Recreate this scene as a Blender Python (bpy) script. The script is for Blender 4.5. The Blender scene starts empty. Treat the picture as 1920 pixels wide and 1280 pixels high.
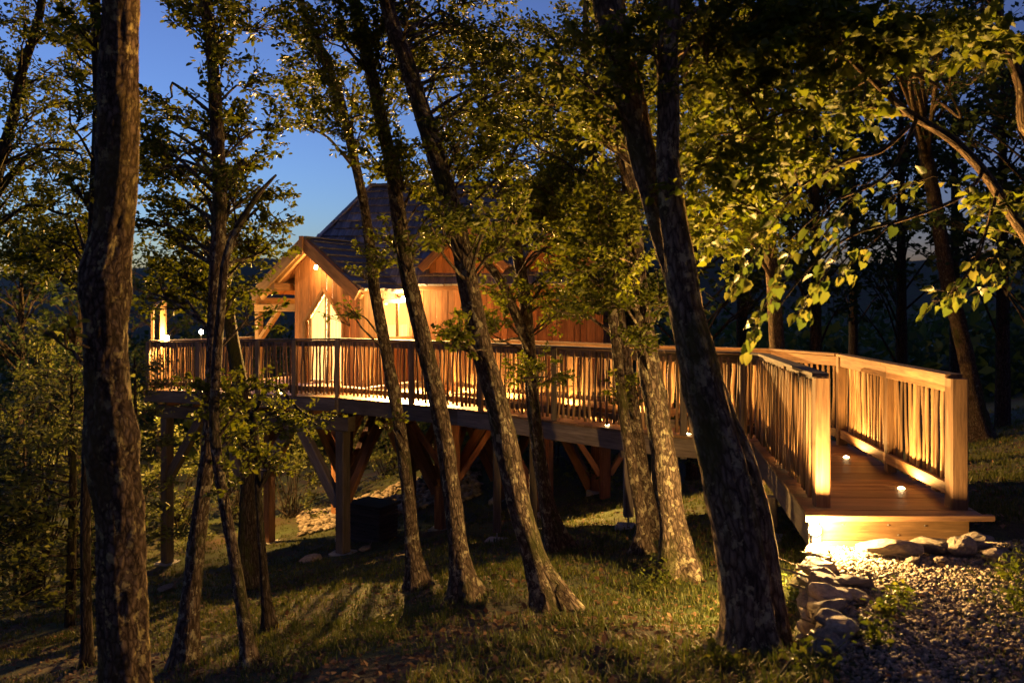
import bpy, bmesh, math, random
import numpy as np
from mathutils import Vector, Matrix, noise as mnoise

random.seed(11)
RNG = np.random.default_rng(11)
SC = bpy.context.scene
COL = SC.collection

# ------------------------------------------------------------------ camera
FPX = 1493.0            # focal length in pixels of a 1920 wide frame
EYE = 1.62              # eye height above the walkway deck (deck = z 0)
HOR = 580.0             # horizon row
cam_d = bpy.data.cameras.new("camera")
cam = bpy.data.objects.new("camera", cam_d)
COL.objects.link(cam)
cam.location = (0, 0, EYE)
cam.rotation_euler = (math.radians(90), 0, 0)
cam_d.sensor_width = 36.0
cam_d.lens = FPX / 1920 * 36.0
cam_d.shift_y = -(640 - HOR) / 1920
cam_d.clip_end = 3000
cam_d.dof.use_dof = True
cam_d.dof.focus_distance = 9.0
cam_d.dof.aperture_fstop = 2.2
SC.camera = cam

# ------------------------------------------------------------------ sky
world = bpy.data.worlds.new("World")
SC.world = world
world.use_nodes = True
wn = world.node_tree
bg = wn.nodes["Background"]
sky = wn.nodes.new("ShaderNodeTexSky")
sky.sky_type = 'NISHITA'
sky.sun_disc = False
sky.sun_elevation = math.radians(-3.0)
sky.sun_rotation = math.radians(-38)
sky.ozone_density = 3.6
tint = wn.nodes.new("ShaderNodeMixRGB"); tint.blend_type = 'MULTIPLY'; tint.inputs[0].default_value = 1.0
tint.inputs[2].default_value = (1.10, 1.15, .86, 1)
wn.links.new(sky.outputs[0], tint.inputs[1]); wn.links.new(tint.outputs[0], bg.inputs[0])
SKY_STRENGTH = 4.4
bg.inputs[1].default_value = SKY_STRENGTH

# ------------------------------------------------------------------ exposure and sampling
SC.view_settings.view_transform = 'Standard'
SC.view_settings.look = 'None'
SC.view_settings.gamma = 1.0
SC.view_settings.exposure = 0.0
SC.view_settings.use_curve_mapping = False
SC.render.engine = 'CYCLES'
SC.cycles.use_denoising = True
SC.cycles.use_light_tree = True
SC.cycles.max_bounces = 4
SC.cycles.diffuse_bounces = 2
SC.cycles.glossy_bounces = 1
SC.cycles.transmission_bounces = 3
SC.cycles.use_adaptive_sampling = True
SC.cycles.adaptive_threshold = 0.03
SC.cycles.transparent_max_bounces = 4
SC.cycles.sample_clamp_indirect = 4.0
SC.cycles.caustics_reflective = False
SC.cycles.caustics_refractive = False

WARM = (1.0, 0.53, 0.14)
WARM2 = (1.0, 0.58, 0.19)
P_DECK = 95.0
P_BASE = 520.0
P_BASE_UP = 2300.0
P_PORCH = 110.0
P_FLOOD = 13500.0

# ------------------------------------------------------------------ helpers
def at(px, py, Y):
    return Vector(((px - 960) / FPX * Y, Y, EYE - (py - HOR) / FPX * Y))

WL = {}
def _link(o, parent=None, loc=(0, 0, 0)):
    COL.objects.link(o)
    WL[o.name] = Vector(loc)
    if parent is not None:
        o.parent = parent
    return o

def tag(o, label=None, cat=None, group=None, kind=None):
    if label: o["label"] = label
    if cat: o["category"] = cat
    if group: o["group"] = group
    if kind: o["kind"] = kind
    return o

def empty(name, loc, label=None, cat=None, group=None, parent=None):
    o = bpy.data.objects.new(name, None)
    o.empty_display_size = 0.1
    pl = WL[parent.name] if parent is not None else Vector((0, 0, 0))
    o.location = Vector(loc) - pl
    _link(o, parent, loc)
    return tag(o, label, cat, group)

def obj(name, me, parent=None, loc=(0, 0, 0), M=None, world_mesh=True):
    """world_mesh: vertices given in world space. M: world matrix for shared piece meshes."""
    o = bpy.data.objects.new(name, me)
    pl = WL[parent.name] if parent is not None else Vector((0, 0, 0))
    if M is not None:
        o.matrix_basis = Matrix.Translation(-pl) @ M
        wl = pl * 0 + M.translation
    else:
        o.location = -pl
        wl = Vector((0, 0, 0))
    _link(o, parent, wl)
    return o

def mesh_np(name, verts, faces, mat=None, grain=None, smooth=False, attr=None):
    """verts (n,3) array; faces (m,k) int array of constant k."""
    me = bpy.data.meshes.new(name)
    verts = np.asarray(verts, dtype=np.float32).reshape(-1, 3)
    faces = np.asarray(faces, dtype=np.int32)
    n, k = faces.shape
    me.vertices.add(len(verts))
    me.vertices.foreach_set("co", verts.ravel())
    me.loops.add(n * k)
    me.loops.foreach_set("vertex_index", faces.ravel())
    me.polygons.add(n)
    me.polygons.foreach_set("loop_start", np.arange(0, n * k, k, dtype=np.int32))
    me.polygons.foreach_set("loop_total", np.full(n, k, dtype=np.int32))
    if smooth:
        me.polygons.foreach_set("use_smooth", np.ones(n, dtype=bool))
    me.update(calc_edges=True)
    if grain is not None:
        a = me.attributes.new("grain", 'FLOAT_VECTOR', 'POINT')
        a.data.foreach_set("vector", np.asarray(grain, dtype=np.float32).ravel())
    if mat: me.materials.append(mat)
    return me

class MB:
    """collects simple shapes for one mesh, with a wood-grain coordinate per vertex"""
    def __init__(s):
        s.v = []; s.f = []; s.g = []
    def add(s, verts, faces, grain):
        b = len(s.v)
        s.v += [tuple(v) for v in verts]
        s.f += [tuple(i + b for i in f) for f in faces]
        s.g += [tuple(g) for g in grain]
    def beam(s, p0, p1, w, h, up=(0, 0, 1), ch=None):
        """rectangular timber from p0 to p1 with chamfered long edges; w across, h along up"""
        p0 = Vector(p0); p1 = Vector(p1)
        d = (p1 - p0); L = d.length; d = d / L
        up = Vector(up)
        side = d.cross(up)
        if side.length < 1e-4:
            side = d.cross(Vector((0, 1, 0)))
        side.normalize(); up = side.cross(d).normalized()
        if ch is None: ch = min(w, h) * 0.09
        a, b = w / 2, h / 2
        prof = [(a - ch, -b), (a, -b + ch), (a, b - ch), (a - ch, b), (-a + ch, b), (-a, b - ch), (-a, -b + ch), (-a + ch, -b)]
        off = random.uniform(0, 60)
        vs = []; gs = []
        for t, p in ((0, p0), (L, p1)):
            for (x, y) in prof:
                vs.append(p + side * x + up * y); gs.append((t + off, x + off * .37, y + off * .11))
        fs = [(i, (i + 1) % 8, 8 + (i + 1) % 8, 8 + i) for i in range(8)]
        fs += [tuple(range(7, -1, -1)), tuple(range(8, 16))]
        s.add(vs, fs, gs)
    def prism(s, poly, origin, eu, ev, en, th, grain_axis=1):
        """polygon in (eu,ev) extruded th along en"""
        origin = Vector(origin); eu = Vector(eu); ev = Vector(ev); en = Vector(en)
        n = len(poly); off = random.uniform(0, 60)
        vs = []; gs = []
        for k in (0, 1):
            for (a, b) in poly:
                vs.append(origin + eu * a + ev * b + en * (th * k))
                gs.append((b + off, a + off * .37, k * th) if grain_axis == 1 else (a + off, b + off * .37, k * th))
        fs = [tuple(range(n - 1, -1, -1)), tuple(range(n, 2 * n))]
        fs += [(i, (i + 1) % n, n + (i + 1) % n, n + i) for i in range(n)]
        s.add(vs, fs, gs)
    def hexa(s, c, grain=None):
        """8 corners: 4 bottom ccw, 4 top ccw"""
        off = random.uniform(0, 60)
        c = [Vector(x) for x in c]
        ax = (c[1] - c[0]).normalized(); ay = (c[3] - c[0]).normalized()
        if (c[3] - c[0]).length > (c[1] - c[0]).length: ax, ay = ay, ax
        gs = [((p - c[0]).dot(ax) + off, (p - c[0]).dot(ay) + off * .37, (p - c[0]).z) for p in c]
        s.add(c, [(3, 2, 1, 0), (4, 5, 6, 7), (0, 1, 5, 4), (1, 2, 6, 5), (2, 3, 7, 6), (3, 0, 4, 7)], gs)
    def mesh(s, name, mat, smooth=False):
        me = bpy.data.meshes.new(name)
        me.from_pydata(s.v, [], s.f)
        bm = bmesh.new(); bm.from_mesh(me)
        bmesh.ops.recalc_face_normals(bm, faces=bm.faces[:]); bm.to_mesh(me); bm.free()
        a = me.attributes.new("grain", 'FLOAT_VECTOR', 'POINT')
        a.data.foreach_set("vector", np.asarray(s.g, dtype=np.float32).ravel())
        if smooth:
            me.polygons.foreach_set("use_smooth", np.ones(len(me.polygons), dtype=bool))
        me.materials.append(mat)
        return me
    def build(s, name, mat, parent=None, smooth=False):
        return obj(name, s.mesh(name, mat, smooth), parent)

def beam_obj(name, p0, p1, w, h, mat, parent, up=(0, 0, 1)):
    m = MB(); m.beam(p0, p1, w, h, up); return m.build(name, mat, parent)

# ------------------------------------------------------------------ materials
def newmat(name):
    m = bpy.data.materials.new(name); m.use_nodes = True
    nt = m.node_tree
    return m, nt, nt.nodes["Principled BSDF"]
def N(nt, t, **kw):
    n = nt.nodes.new(t)
    for k, v in kw.items(): setattr(n, k, v)
    return n
def ramp(nt, stops):
    r = N(nt, "ShaderNodeValToRGB")
    e = r.color_ramp.elements
    while len(e) < len(stops): e.new(0.5)
    for i, (p, c) in enumerate(stops):
        e[i].position = p; e[i].color = (*c, 1)
    return r
def noise_tex(nt, vec, scale, detail=4, rough=.6):
    n = N(nt, "ShaderNodeTexNoise"); n.inputs["Scale"].default_value = scale
    n.inputs["Detail"].default_value = detail; n.inputs["Roughness"].default_value = rough
    if vec is not None: nt.links.new(vec, n.inputs["Vector"])
    return n
def mapping(nt, vec, sc):
    m = N(nt, "ShaderNodeMapping"); m.inputs["Scale"].default_value = sc
    nt.links.new(vec, m.inputs["Vector"]); return m.outputs[0]

def wood(name, dark, light, rough=.75, grey=None, stretch=22, bump=.35, vr=(.58, 1.3)):
    m, nt, b = newmat(name)
    at_ = N(nt, "ShaderNodeAttribute"); at_.attribute_name = "grain"
    v = mapping(nt, at_.outputs["Vector"], (1.4, stretch, stretch))
    n1 = noise_tex(nt, v, 2.2, 6, .65)
    r = ramp(nt, [(.3, dark), (.7, light)])
    nt.links.new(n1.outputs[0], r.inputs[0])
    v2 = mapping(nt, at_.outputs["Vector"], (.8, 4, 4))
    n2 = noise_tex(nt, v2, 1.7, 4, .6)
    mx = N(nt, "ShaderNodeMixRGB", blend_type='MULTIPLY'); mx.inputs[0].default_value = .75
    r2 = ramp(nt, [(.3, (.42, .38, .36)), (.65, (1.12, 1.1, 1.06))])
    nt.links.new(n2.outputs[0], r2.inputs[0])
    nt.links.new(r.outputs[0], mx.inputs[1]); nt.links.new(r2.outputs[0], mx.inputs[2])
    oi = N(nt, "ShaderNodeObjectInfo")
    hs = N(nt, "ShaderNodeHueSaturation")
    mr = N(nt, "ShaderNodeMapRange"); mr.inputs[3].default_value = vr[0]; mr.inputs[4].default_value = vr[1]
    nt.links.new(oi.outputs["Random"], mr.inputs[0]); nt.links.new(mr.outputs[0], hs.inputs["Value"])
    nt.links.new(mx.outputs[0], hs.inputs["Color"])
    last = hs.outputs[0]
    nt.links.new(last, b.inputs["Base Color"])
    b.inputs["Roughness"].default_value = rough
    bp = N(nt, "ShaderNodeBump"); bp.inputs["Strength"].default_value = bump; bp.inputs["Distance"].default_value = .006
    nt.links.new(n1.outputs[0], bp.inputs["Height"]); nt.links.new(bp.outputs[0], b.inputs["Normal"])
    return m

M_LARCH = wood("larch_timber", (.13, .066, .03), (.37, .21, .098))
M_STICK = wood("peeled_stick", (.16, .085, .04), (.50, .31, .15), stretch=30, vr=(.42, 1.4))
M_DECK = wood("deck_board", (.16, .09, .036), (.35, .205, .088), rough=.5)
M_GREY = wood("weathered_timber", (.13, .10, .082), (.30, .245, .20))
M_SIDING = wood("siding_board", (.22, .095, .04), (.46, .22, .095))
M_PALE = wood("pale_timber", (.42, .26, .12), (.66, .46, .25))
M_SHINGLE = wood("roof_shingle", (.125, .13, .145), (.31, .325, .355), stretch=14)
M_DARKBOX = wood("dark_slat", (.05, .04, .035), (.11, .09, .08))

def simple(name, col, rough=.5, metal=0.0):
    m, nt, b = newmat(name)
    b.inputs["Base Color"].default_value = (*col, 1); b.inputs["Roughness"].default_value = rough
    b.inputs["Metallic"].default_value = metal
    return m
M_STEEL = simple("galvanised_steel", (.45, .45, .45), .45, 1.0)
M_DKSTEEL = simple("dark_steel", (.08, .08, .08), .5, .6)
M_CREAM = wood("cream_door_paint", (.55, .45, .28), (.78, .68, .45), bump=.1)
def frosted(name, col):
    m, nt, b = newmat(name)
    b.inputs["Base Color"].default_value = (*col, 1); b.inputs["Roughness"].default_value = .4
    tr = N(nt, "ShaderNodeBsdfTranslucent"); tr.inputs["Color"].default_value = (*col, 1)
    mix = N(nt, "ShaderNodeMixShader"); mix.inputs[0].default_value = .6
    nt.links.new(b.outputs[0], mix.inputs[1]); nt.links.new(tr.outputs[0], mix.inputs[2])
    nt.links.new(mix.outputs[0], nt.nodes["Material Output"].inputs["Surface"])
    return m
M_FROST = frosted("cream_curtain", (.80, .72, .5))
M_FABRIC = simple("cream_fabric", (.7, .55, .28), .9)

def emis(name, col, s):
    m, nt, b = newmat(name)
    b.inputs["Base Color"].default_value = (.8, .7, .5, 1)
    b.inputs["Emission Color"].default_value = (*col, 1)
    b.inputs["Emission Strength"].default_value = s
    return m
M_LENS = emis("lamp_lens", (1, .70, .32), 60)
M_LENSB = emis("lamp_lens_strong", (1, .74, .36), 150)
m, nt, b = newmat("window_glass")
b.inputs["Base Color"].default_value = (1, 1, 1, 1); b.inputs["Roughness"].default_value = .02
b.inputs["Transmission Weight"].default_value = 1.0; b.inputs["IOR"].default_value = 1.05
M_GLASS = m

def bark(name, dark, light, lichen, lich_amt=.56, scale=1.0, moss=(.06, .065, .015), zs=5.5):
    m, nt, b = newmat(name)
    at_ = N(nt, "ShaderNodeAttribute"); at_.attribute_name = "grain"
    v = mapping(nt, at_.outputs["Vector"], (26 * scale, 26 * scale, zs * scale))
    n1 = noise_tex(nt, v, 1.0, 7, .68)
    vor = N(nt, "ShaderNodeTexVoronoi"); vor.feature = 'DISTANCE_TO_EDGE'; vor.inputs["Scale"].default_value = 1.25
    vm = N(nt, "ShaderNodeVectorMath"); vm.operation = 'ADD'
    sc_ = N(nt, "ShaderNodeVectorMath"); sc_.operation = 'SCALE'; sc_.inputs[3].default_value = 1.1
    nt.links.new(n1.outputs[1], sc_.inputs[0]); nt.links.new(v, vm.inputs[0]); nt.links.new(sc_.outputs[0], vm.inputs[1])
    nt.links.new(vm.outputs[0], vor.inputs["Vector"])
    r = ramp(nt, [(.32, dark), (.68, light)]); nt.links.new(n1.outputs[0], r.inputs[0])
    vr = ramp(nt, [(0.0, (.3, .27, .25)), (.22, (1, 1, 1))]); nt.links.new(vor.outputs[0], vr.inputs[0])
    mx = N(nt, "ShaderNodeMixRGB", blend_type='MULTIPLY'); mx.inputs[0].default_value = 1
    nt.links.new(r.outputs[0], mx.inputs[1]); nt.links.new(vr.outputs[0], mx.inputs[2])
    # lichen spots
    v3 = mapping(nt, at_.outputs["Vector"], (15 * scale, 15 * scale, 11 * scale))
    n3 = noise_tex(nt, v3, 1.0, 5, .7)
    lr = ramp(nt, [(lich_amt, (0, 0, 0)), (lich_amt + .05, (1, 1, 1))]); nt.links.new(n3.outputs[0], lr.inputs[0])
    mx2 = N(nt, "ShaderNodeMixRGB"); nt.links.new(lr.outputs[0], mx2.inputs[0])
    nt.links.new(mx.outputs[0], mx2.inputs[1]); mx2.inputs[2].default_value = (*lichen, 1)
    # moss patches
    v4 = mapping(nt, at_.outputs["Vector"], (3.2, 3.2, 1.3))
    n4 = noise_tex(nt, v4, 1.0, 6, .7)
    mr = ramp(nt, [(.52, (0, 0, 0)), (.64, (.85, .85, .85))]); nt.links.new(n4.outputs[0], mr.inputs[0])
    mx3 = N(nt, "ShaderNodeMixRGB"); nt.links.new(mr.outputs[0], mx3.inputs[0])
    nt.links.new(mx2.outputs[0], mx3.inputs[1]); mx3.inputs[2].default_value = (*moss, 1)
    nt.links.new(mx3.outputs[0], b.inputs["Base Color"])
    b.inputs["Roughness"].default_value = .92
    b.inputs["Specular IOR Level"].default_value = .2
    ad = N(nt, "ShaderNodeMath", operation='ADD')
    ml = N(nt, "ShaderNodeMath", operation='MULTIPLY'); ml.inputs[1].default_value = .8
    sm = N(nt, "ShaderNodeMath", operation='MINIMUM'); sm.inputs[1].default_value = .3
    nt.links.new(vor.outputs[0], sm.inputs[0])
    nt.links.new(n1.outputs[0], ml.inputs[0]); nt.links.new(sm.outputs[0], ad.inputs[0]); nt.links.new(ml.outputs[0], ad.inputs[1])
    bp = N(nt, "ShaderNodeBump"); bp.inputs["Strength"].default_value = 1.0; bp.inputs["Distance"].default_value = .032
    nt.links.new(ad.outputs[0], bp.inputs["Height"]); nt.links.new(bp.outputs[0], b.inputs["Normal"])
    return m
M_BARK = bark("oak_bark", (.06, .042, .028), (.27, .20, .14), (.40, .35, .21), .55, zs=9)
M_BARK_BIG = bark("old_oak_bark", (.06, .038, .022), (.34, .235, .14), (.55, .44, .17), .56, 1.0, moss=(.15, .105, .03), zs=13)
M_BARK_LIT = bark("lightened_oak_bark", (.10, .066, .04), (.46, .325, .19), (.54, .43, .21), .55, .9, moss=(.12, .10, .022), zs=8)  # bark colour lightened to stand in for missing front light on the double trunk
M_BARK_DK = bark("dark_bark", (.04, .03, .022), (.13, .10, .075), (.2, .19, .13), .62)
M_BARK_LIN = bark("linden_bark", (.08, .05, .03), (.22, .15, .09), (.3, .27, .17), .6, 1.5)

def leafmat(name, c1, c2, c3, transl=.45, rough=.5):
    m, nt, b = newmat(name)
    geo = N(nt, "ShaderNodeNewGeometry")
    r = ramp(nt, [(0, c1), (.55, c2), (1, c3)])
    nt.links.new(geo.outputs["Random Per Island"], r.inputs[0])
    nt.links.new(r.outputs[0], b.inputs["Base Color"])
    b.inputs["Roughness"].default_value = rough
    b.inputs["Specular IOR Level"].default_value = .25
    tr = N(nt, "ShaderNodeBsdfTranslucent")
    hs = N(nt, "ShaderNodeHueSaturation"); hs.inputs["Value"].default_value = 1.25; hs.inputs["Saturation"].default_value = 1.1
    nt.links.new(r.outputs[0], hs.inputs["Color"]); nt.links.new(hs.outputs[0], tr.inputs["Color"])
    mix = N(nt, "ShaderNodeMixShader"); mix.inputs[0].default_value = transl
    nt.links.new(b.outputs[0], mix.inputs[1]); nt.links.new(tr.outputs[0], mix.inputs[2])
    nt.links.new(mix.outputs[0], nt.nodes["Material Output"].inputs["Surface"])
    return m
M_OAK = leafmat("oak_leaf", (.07, .088, .013), (.115, .136, .018), (.17, .172, .028))
M_LINDEN = leafmat("linden_leaf", (.085, .115, .016), (.13, .155, .022), (.185, .185, .032), .5)
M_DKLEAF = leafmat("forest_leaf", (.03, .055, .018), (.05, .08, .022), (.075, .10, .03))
M_SHRUB = leafmat("shrub_leaf", (.10, .125, .03), (.15, .17, .04), (.19, .19, .055))
M_GRASS = leafmat("grass_blade", (.06, .085, .014), (.10, .12, .02), (.17, .15, .045), .3)
M_LITTER = leafmat("dead_leaf", (.07, .035, .018), (.13, .07, .035), (.24, .15, .08), .15, .8)

def groundmat():
    m, nt, b = newmat("forest_soil")
    tc = N(nt, "ShaderNodeTexCoord")
    n1 = noise_tex(nt, tc.outputs["Object"], .9, 6, .65)
    n2 = noise_tex(nt, tc.outputs["Object"], 24, 6, .7)
    r1 = ramp(nt, [(.36, (.06, .04, .022)), (.46, (.05, .052, .018)), (.58, (.055, .08, .018))]); nt.links.new(n1.outputs[0], r1.inputs[0])
    r2 = ramp(nt, [(.3, (.4, .38, .36)), (.7, (1.5, 1.4, 1.3))]); nt.links.new(n2.outputs[0], r2.inputs[0])
    mx = N(nt, "ShaderNodeMixRGB", blend_type='MULTIPLY'); mx.inputs[0].default_value = 1
    nt.links.new(r1.outputs[0], mx.inputs[1]); nt.links.new(r2.outputs[0], mx.inputs[2])
    nt.links.new(mx.outputs[0], b.inputs["Base Color"]); b.inputs["Roughness"].default_value = .95
    bp = N(nt, "ShaderNodeBump"); bp.inputs["Strength"].default_value = .9; bp.inputs["Distance"].default_value = .03
    nt.links.new(n2.outputs[0], bp.inputs["Height"]); nt.links.new(bp.outputs[0], b.inputs["Normal"])
    return m
M_GROUND = groundmat()
def stonemat(name, a, c, sc=6):
    m, nt, b = newmat(name)
    tc = N(nt, "ShaderNodeTexCoord"); oi = N(nt, "ShaderNodeObjectInfo")
    vm = N(nt, "ShaderNodeVectorMath"); vm.operation = 'ADD'
    nt.links.new(tc.outputs["Object"], vm.inputs[0]); nt.links.new(oi.outputs["Location"], vm.inputs[1])
    n1 = noise_tex(nt, vm.outputs[0], sc, 8, .68)
    r = ramp(nt, [(.3, a), (.68, c)]); nt.links.new(n1.outputs[0], r.inputs[0])
    geo = N(nt, "ShaderNodeNewGeometry"); hs = N(nt, "ShaderNodeHueSaturation")
    mr = N(nt, "ShaderNodeMapRange"); mr.inputs[3].default_value = .55; mr.inputs[4].default_value = 1.25
    nt.links.new(geo.outputs["Random Per Island"], mr.inputs[0]); nt.links.new(mr.outputs[0], hs.inputs["Value"])
    nt.links.new(r.outputs[0], hs.inputs["Color"]); nt.links.new(hs.outputs[0], b.inputs["Base Color"])
    b.inputs["Roughness"].default_value = .9
    n2 = noise_tex(nt, vm.outputs[0], sc * 5, 6, .7)
    bp = N(nt, "ShaderNodeBump"); bp.inputs["Strength"].default_value = .8; bp.inputs["Distance"].default_value = .015
    nt.links.new(n2.outputs[0], bp.inputs["Height"]); nt.links.new(bp.outputs[0], b.inputs["Normal"])
    return m
M_STONE = stonemat("limestone", (.17, .13, .09), (.45, .37, .27))
M_GRAVEL = stonemat("gravel_stone", (.19, .14, .095), (.47, .38, .27), 20)
M_CONC = stonemat("concrete", (.28, .27, .25), (.45, .43, .40), 10)

# ------------------------------------------------------------------ terrain
def sstep(a, b, x):
    t = np.clip((x - a) / (b - a), 0, 1); return t * t * (3 - 2 * t)
def softplus(x): return np.where(x > 20, x, np.log1p(np.exp(np.clip(x, -40, 20))))
def path_mask(x, y):
    return sstep(-.10, .10, x - (.30 * y + .46)) * sstep(6.9, 6.5, y) * sstep(6.2, 5.2, x)
def gz(x, y):
    x = np.asarray(x, float); y = np.asarray(y, float)
    p = .39 + .178 * x - .1876 * y
    p = -4.45 + softplus((p + 4.45) * 2) / 2
    p = 1.0 - softplus((1.0 - p) * 2) / 2
    p = p - .36 * np.exp(-((x - 1.78) ** 2 / .6 + (y - 6.3) ** 2 / 4.0))
    p = p + .05 * np.sin(1.7 * x + .6 * y) * np.sin(1.3 * y - .7 * x) + .02 * np.sin(5.1 * x + 2.2 * y) * np.sin(4.3 * y)
    k = path_mask(x, y)
    p = p * (1 - k) + k * (-.255 + .05 * (6.2 - y))
    r = np.sqrt(x * x + (y - 8) ** 2)
    az = np.arctan2(x, y)
    hill = (17 + 5 * np.sin(az * 5 + 1) + 3 * np.sin(az * 13)) * sstep(45, 170, r) + 14 * sstep(150, 500, r)
    bank = 1.7 * np.exp(-(((x - 0.3) * .8 + (y - 24) * .4) ** 2 / 14 + (y - 23) ** 2 / 14))
    return p + hill + bank
def gzs(x, y): return float(gz(x, y))
def ground_hit(px, py, y0=3.0, y1=60):
    Y = y0
    while Y < y1:
        p = at(px, py, Y)
        if p.z <= gzs(p.x, p.y): return p
        Y += .02
    return p

def build_ground():
    n = 330
    u = np.linspace(-1, 1, n)
    s = np.sinh(5.6 * u) / np.sinh(5.6)
    xs = 900 * s
    ys = 8 + 900 * s
    X, Y = np.meshgrid(xs, ys)
    Z = gz(X, Y)
    V = np.stack([X, Y, Z], -1).reshape(-1, 3)
    idx = np.arange(n * n).reshape(n, n)
    F = np.stack([idx[:-1, :-1], idx[:-1, 1:], idx[1:, 1:], idx[1:, :-1]], -1).reshape(-1, 4)
    o = obj("ground", mesh_np("ground", V, F, M_GROUND, smooth=True))
    tag(o, "sloping woodland floor of dark soil under the trees", "ground", kind="structure")
build_ground()

# ------------------------------------------------------------------ walkway
Lp = [Vector(p) for p in ((2.34, 6.28, 0), (2.92, 9.62, 0), (2.78, 9.90, 0), (1.95, 10.32, 0), (1.53, 10.65, 0), (-.90, 13.0, 0), (-3.22, 14.66, 0))]
Rp = [Vector(p) for p in ((3.72, 6.28, 0), (4.05, 9.60, 0), (3.62, 10.85, 0), (2.66, 11.5, 0), (2.17, 11.83, 0), (-.15, 14.08, 0), (-1.25, 15.36, 0))]
walk = empty("walkway", (2.6, 9.0, 0), "long timber walkway bending from the gravel path to the cabin terrace", "walkway")
for k in range(len(Lp) - 1):
    n = max(1, round(((Lp[k + 1] - Lp[k]).length + (Rp[k + 1] - Rp[k]).length) / 2 / .145))
    for i in range(n):
        a, c = i / n, (i + 1) / n
        g = .0025
        l0 = Lp[k].lerp(Lp[k + 1], a); l1 = Lp[k].lerp(Lp[k + 1], c)
        r0 = Rp[k].lerp(Rp[k + 1], a); r1 = Rp[k].lerp(Rp[k + 1], c)
        dl = (l1 - l0); dr = (r1 - r0)
        if dl.length > .02: l0 = l0 + dl.normalized() * g; l1 = l1 - dl.normalized() * g
        if dr.length > .02: r0 = r0 + dr.normalized() * g; r1 = r1 - dr.normalized() * g
        dz = Vector((0, 0, random.uniform(-.002, .002)))
        t = Vector((0, 0, -.028))
        m = MB(); m.hexa([l0 + t, r0 + t, r1 + t, l1 + t, l0 + dz, r0 + dz, r1 + dz, l1 + dz])
        m.build("plank", M_DECK, walk)
# front nosing and fascia board
m = MB(); m.beam((2.30, 6.255, -.016), (3.78, 6.255, -.016), .05, .045, (0, 0, 1)); m.build("nosing_board", M_LARCH, walk)
m = MB(); m.beam((2.44, 6.33, -.125), (3.62, 6.33, -.125), .045, .165); m.build("front_fascia", M_DECK, walk)
m = MB(); m.beam((2.44, 6.338, -.30), (3.62, 6.338, -.30), .045, .175); m.build("front_fascia", M_DECK, walk)
for (x, z) in ((2.62, -.08), (2.98, -.085), (3.06, -.165), (3.27, -.09)):
    m = MB(); m.beam((x, 6.312, z), (x, 6.303, z), .011, .011); m.build("screw", M_STEEL, walk)
# side beams
def off_poly(pts, d):
    out = []
    for i, p in enumerate(pts):
        a = pts[max(i - 1, 0)]; c = pts[min(i + 1, len(pts) - 1)]
        t = (c - a); t.z = 0; t.normalize()
        out.append(p + Vector((-t.y, t.x, 0)) * d)
    return out
for pts, s in ((Lp, -1), (Rp, 1)):
    q = off_poly(pts, .05 * s)
    for i in range(len(q) - 1):
        m = MB(); a = q[i].copy(); c = q[i + 1].copy(); a.z = c.z = -.155
        if i == 0: a = a + (c - a).normalized() * (.06 if s < 0 else 1.1)
        m.beam(a, c, .075, .245); m.build("edge_beam", M_GREY, walk)
# supporting posts with steel shoes and concrete pads
def support_post(x, y, top, w, mat, parent, pad=True):
    g = gzs(x, y)
    p = beam_obj("support_post", (x, y, g + (.16 if pad else -.1)), (x, y, top), w, w, mat, parent, up=(0, 1, 0))
    if pad:
        m = MB(); m.beam((x, y, g - .02), (x, y, g + .165), .025, .025, up=(0, 1, 0)); m.build("steel_shoe", M_STEEL, p)
        m = MB(); m.beam((x, y, g - .25), (x, y, g + .035), .34, .30, up=(.3, 1, 0)); m.build("concrete_pad", M_CONC, p)
    return p
for (x, y) in ((-.24, 12.75), (1.60, 10.95), (2.14, 10.62), (2.86, 9.72), (2.62, 8.1), (3.45, 9.4), (.35, 13.2), (2.1, 11.6)):
    support_post(x, y, -.28, .13, M_GREY, walk)
beam_obj("cross_beam", (1.5, 10.8, -.335), (2.15, 11.75, -.335), .09, .11, M_GREY, walk)
beam_obj("cross_beam", (-.3, 12.68, -.335), (.4, 13.3, -.335), .09, .11, M_GREY, walk)

# ------------------------------------------------------------------ railings
def stick_variants(n):
    out = []
    for k in range(n):
        rows, seg = 9, 6
        V = []; G = []
        off = random.uniform(0, 50)
        ax = random.uniform(.004, .012); ph = random.uniform(0, 6.28); fr = random.uniform(3, 6)
        a2 = random.uniform(.002, .007); r0 = random.uniform(.019, .030); fl = random.uniform(.62, 1.0)
        for i in range(rows):
            t = i / (rows - 1)
            cx = ax * math.sin(fr * t + ph) + a2 * math.sin(11 * t + ph * 2); cy = ax * .6 * math.cos(fr * t * .8 + ph)
            r = r0 * (1 + .13 * math.sin(7 * t + ph) + random.uniform(-.06, .06)) * (1.06 - .14 * t)
            for j in range(seg):
                a = 2 * math.pi * j / seg
                V.append((cx + r * math.cos(a), cy + r * fl * math.sin(a), t)); G.append((t + off, r * math.cos(a), r * math.sin(a) + off * .3))
        F = [(i * seg + j, i * seg + (j + 1) % seg, (i + 1) * seg + (j + 1) % seg, (i + 1) * seg + j) for i in range(rows - 1) for j in range(seg)]
        me = bpy.data.meshes.new("baluster")
        F += [tuple(range(seg - 1, -1, -1)), tuple(range((rows - 1) * seg, rows * seg))]
        me.from_pydata(V, [], F)
        at_ = me.attributes.new("grain", 'FLOAT_VECTOR', 'POINT'); at_.data.foreach_set("vector", np.asarray(G, dtype=np.float32).ravel())
        me.polygons.foreach_set("use_smooth", [True] * (len(F) - 2) + [False] * 2)
        me.materials.append(M_STICK)
        out.append(me)
    return out
STICKS = stick_variants(16)

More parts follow.
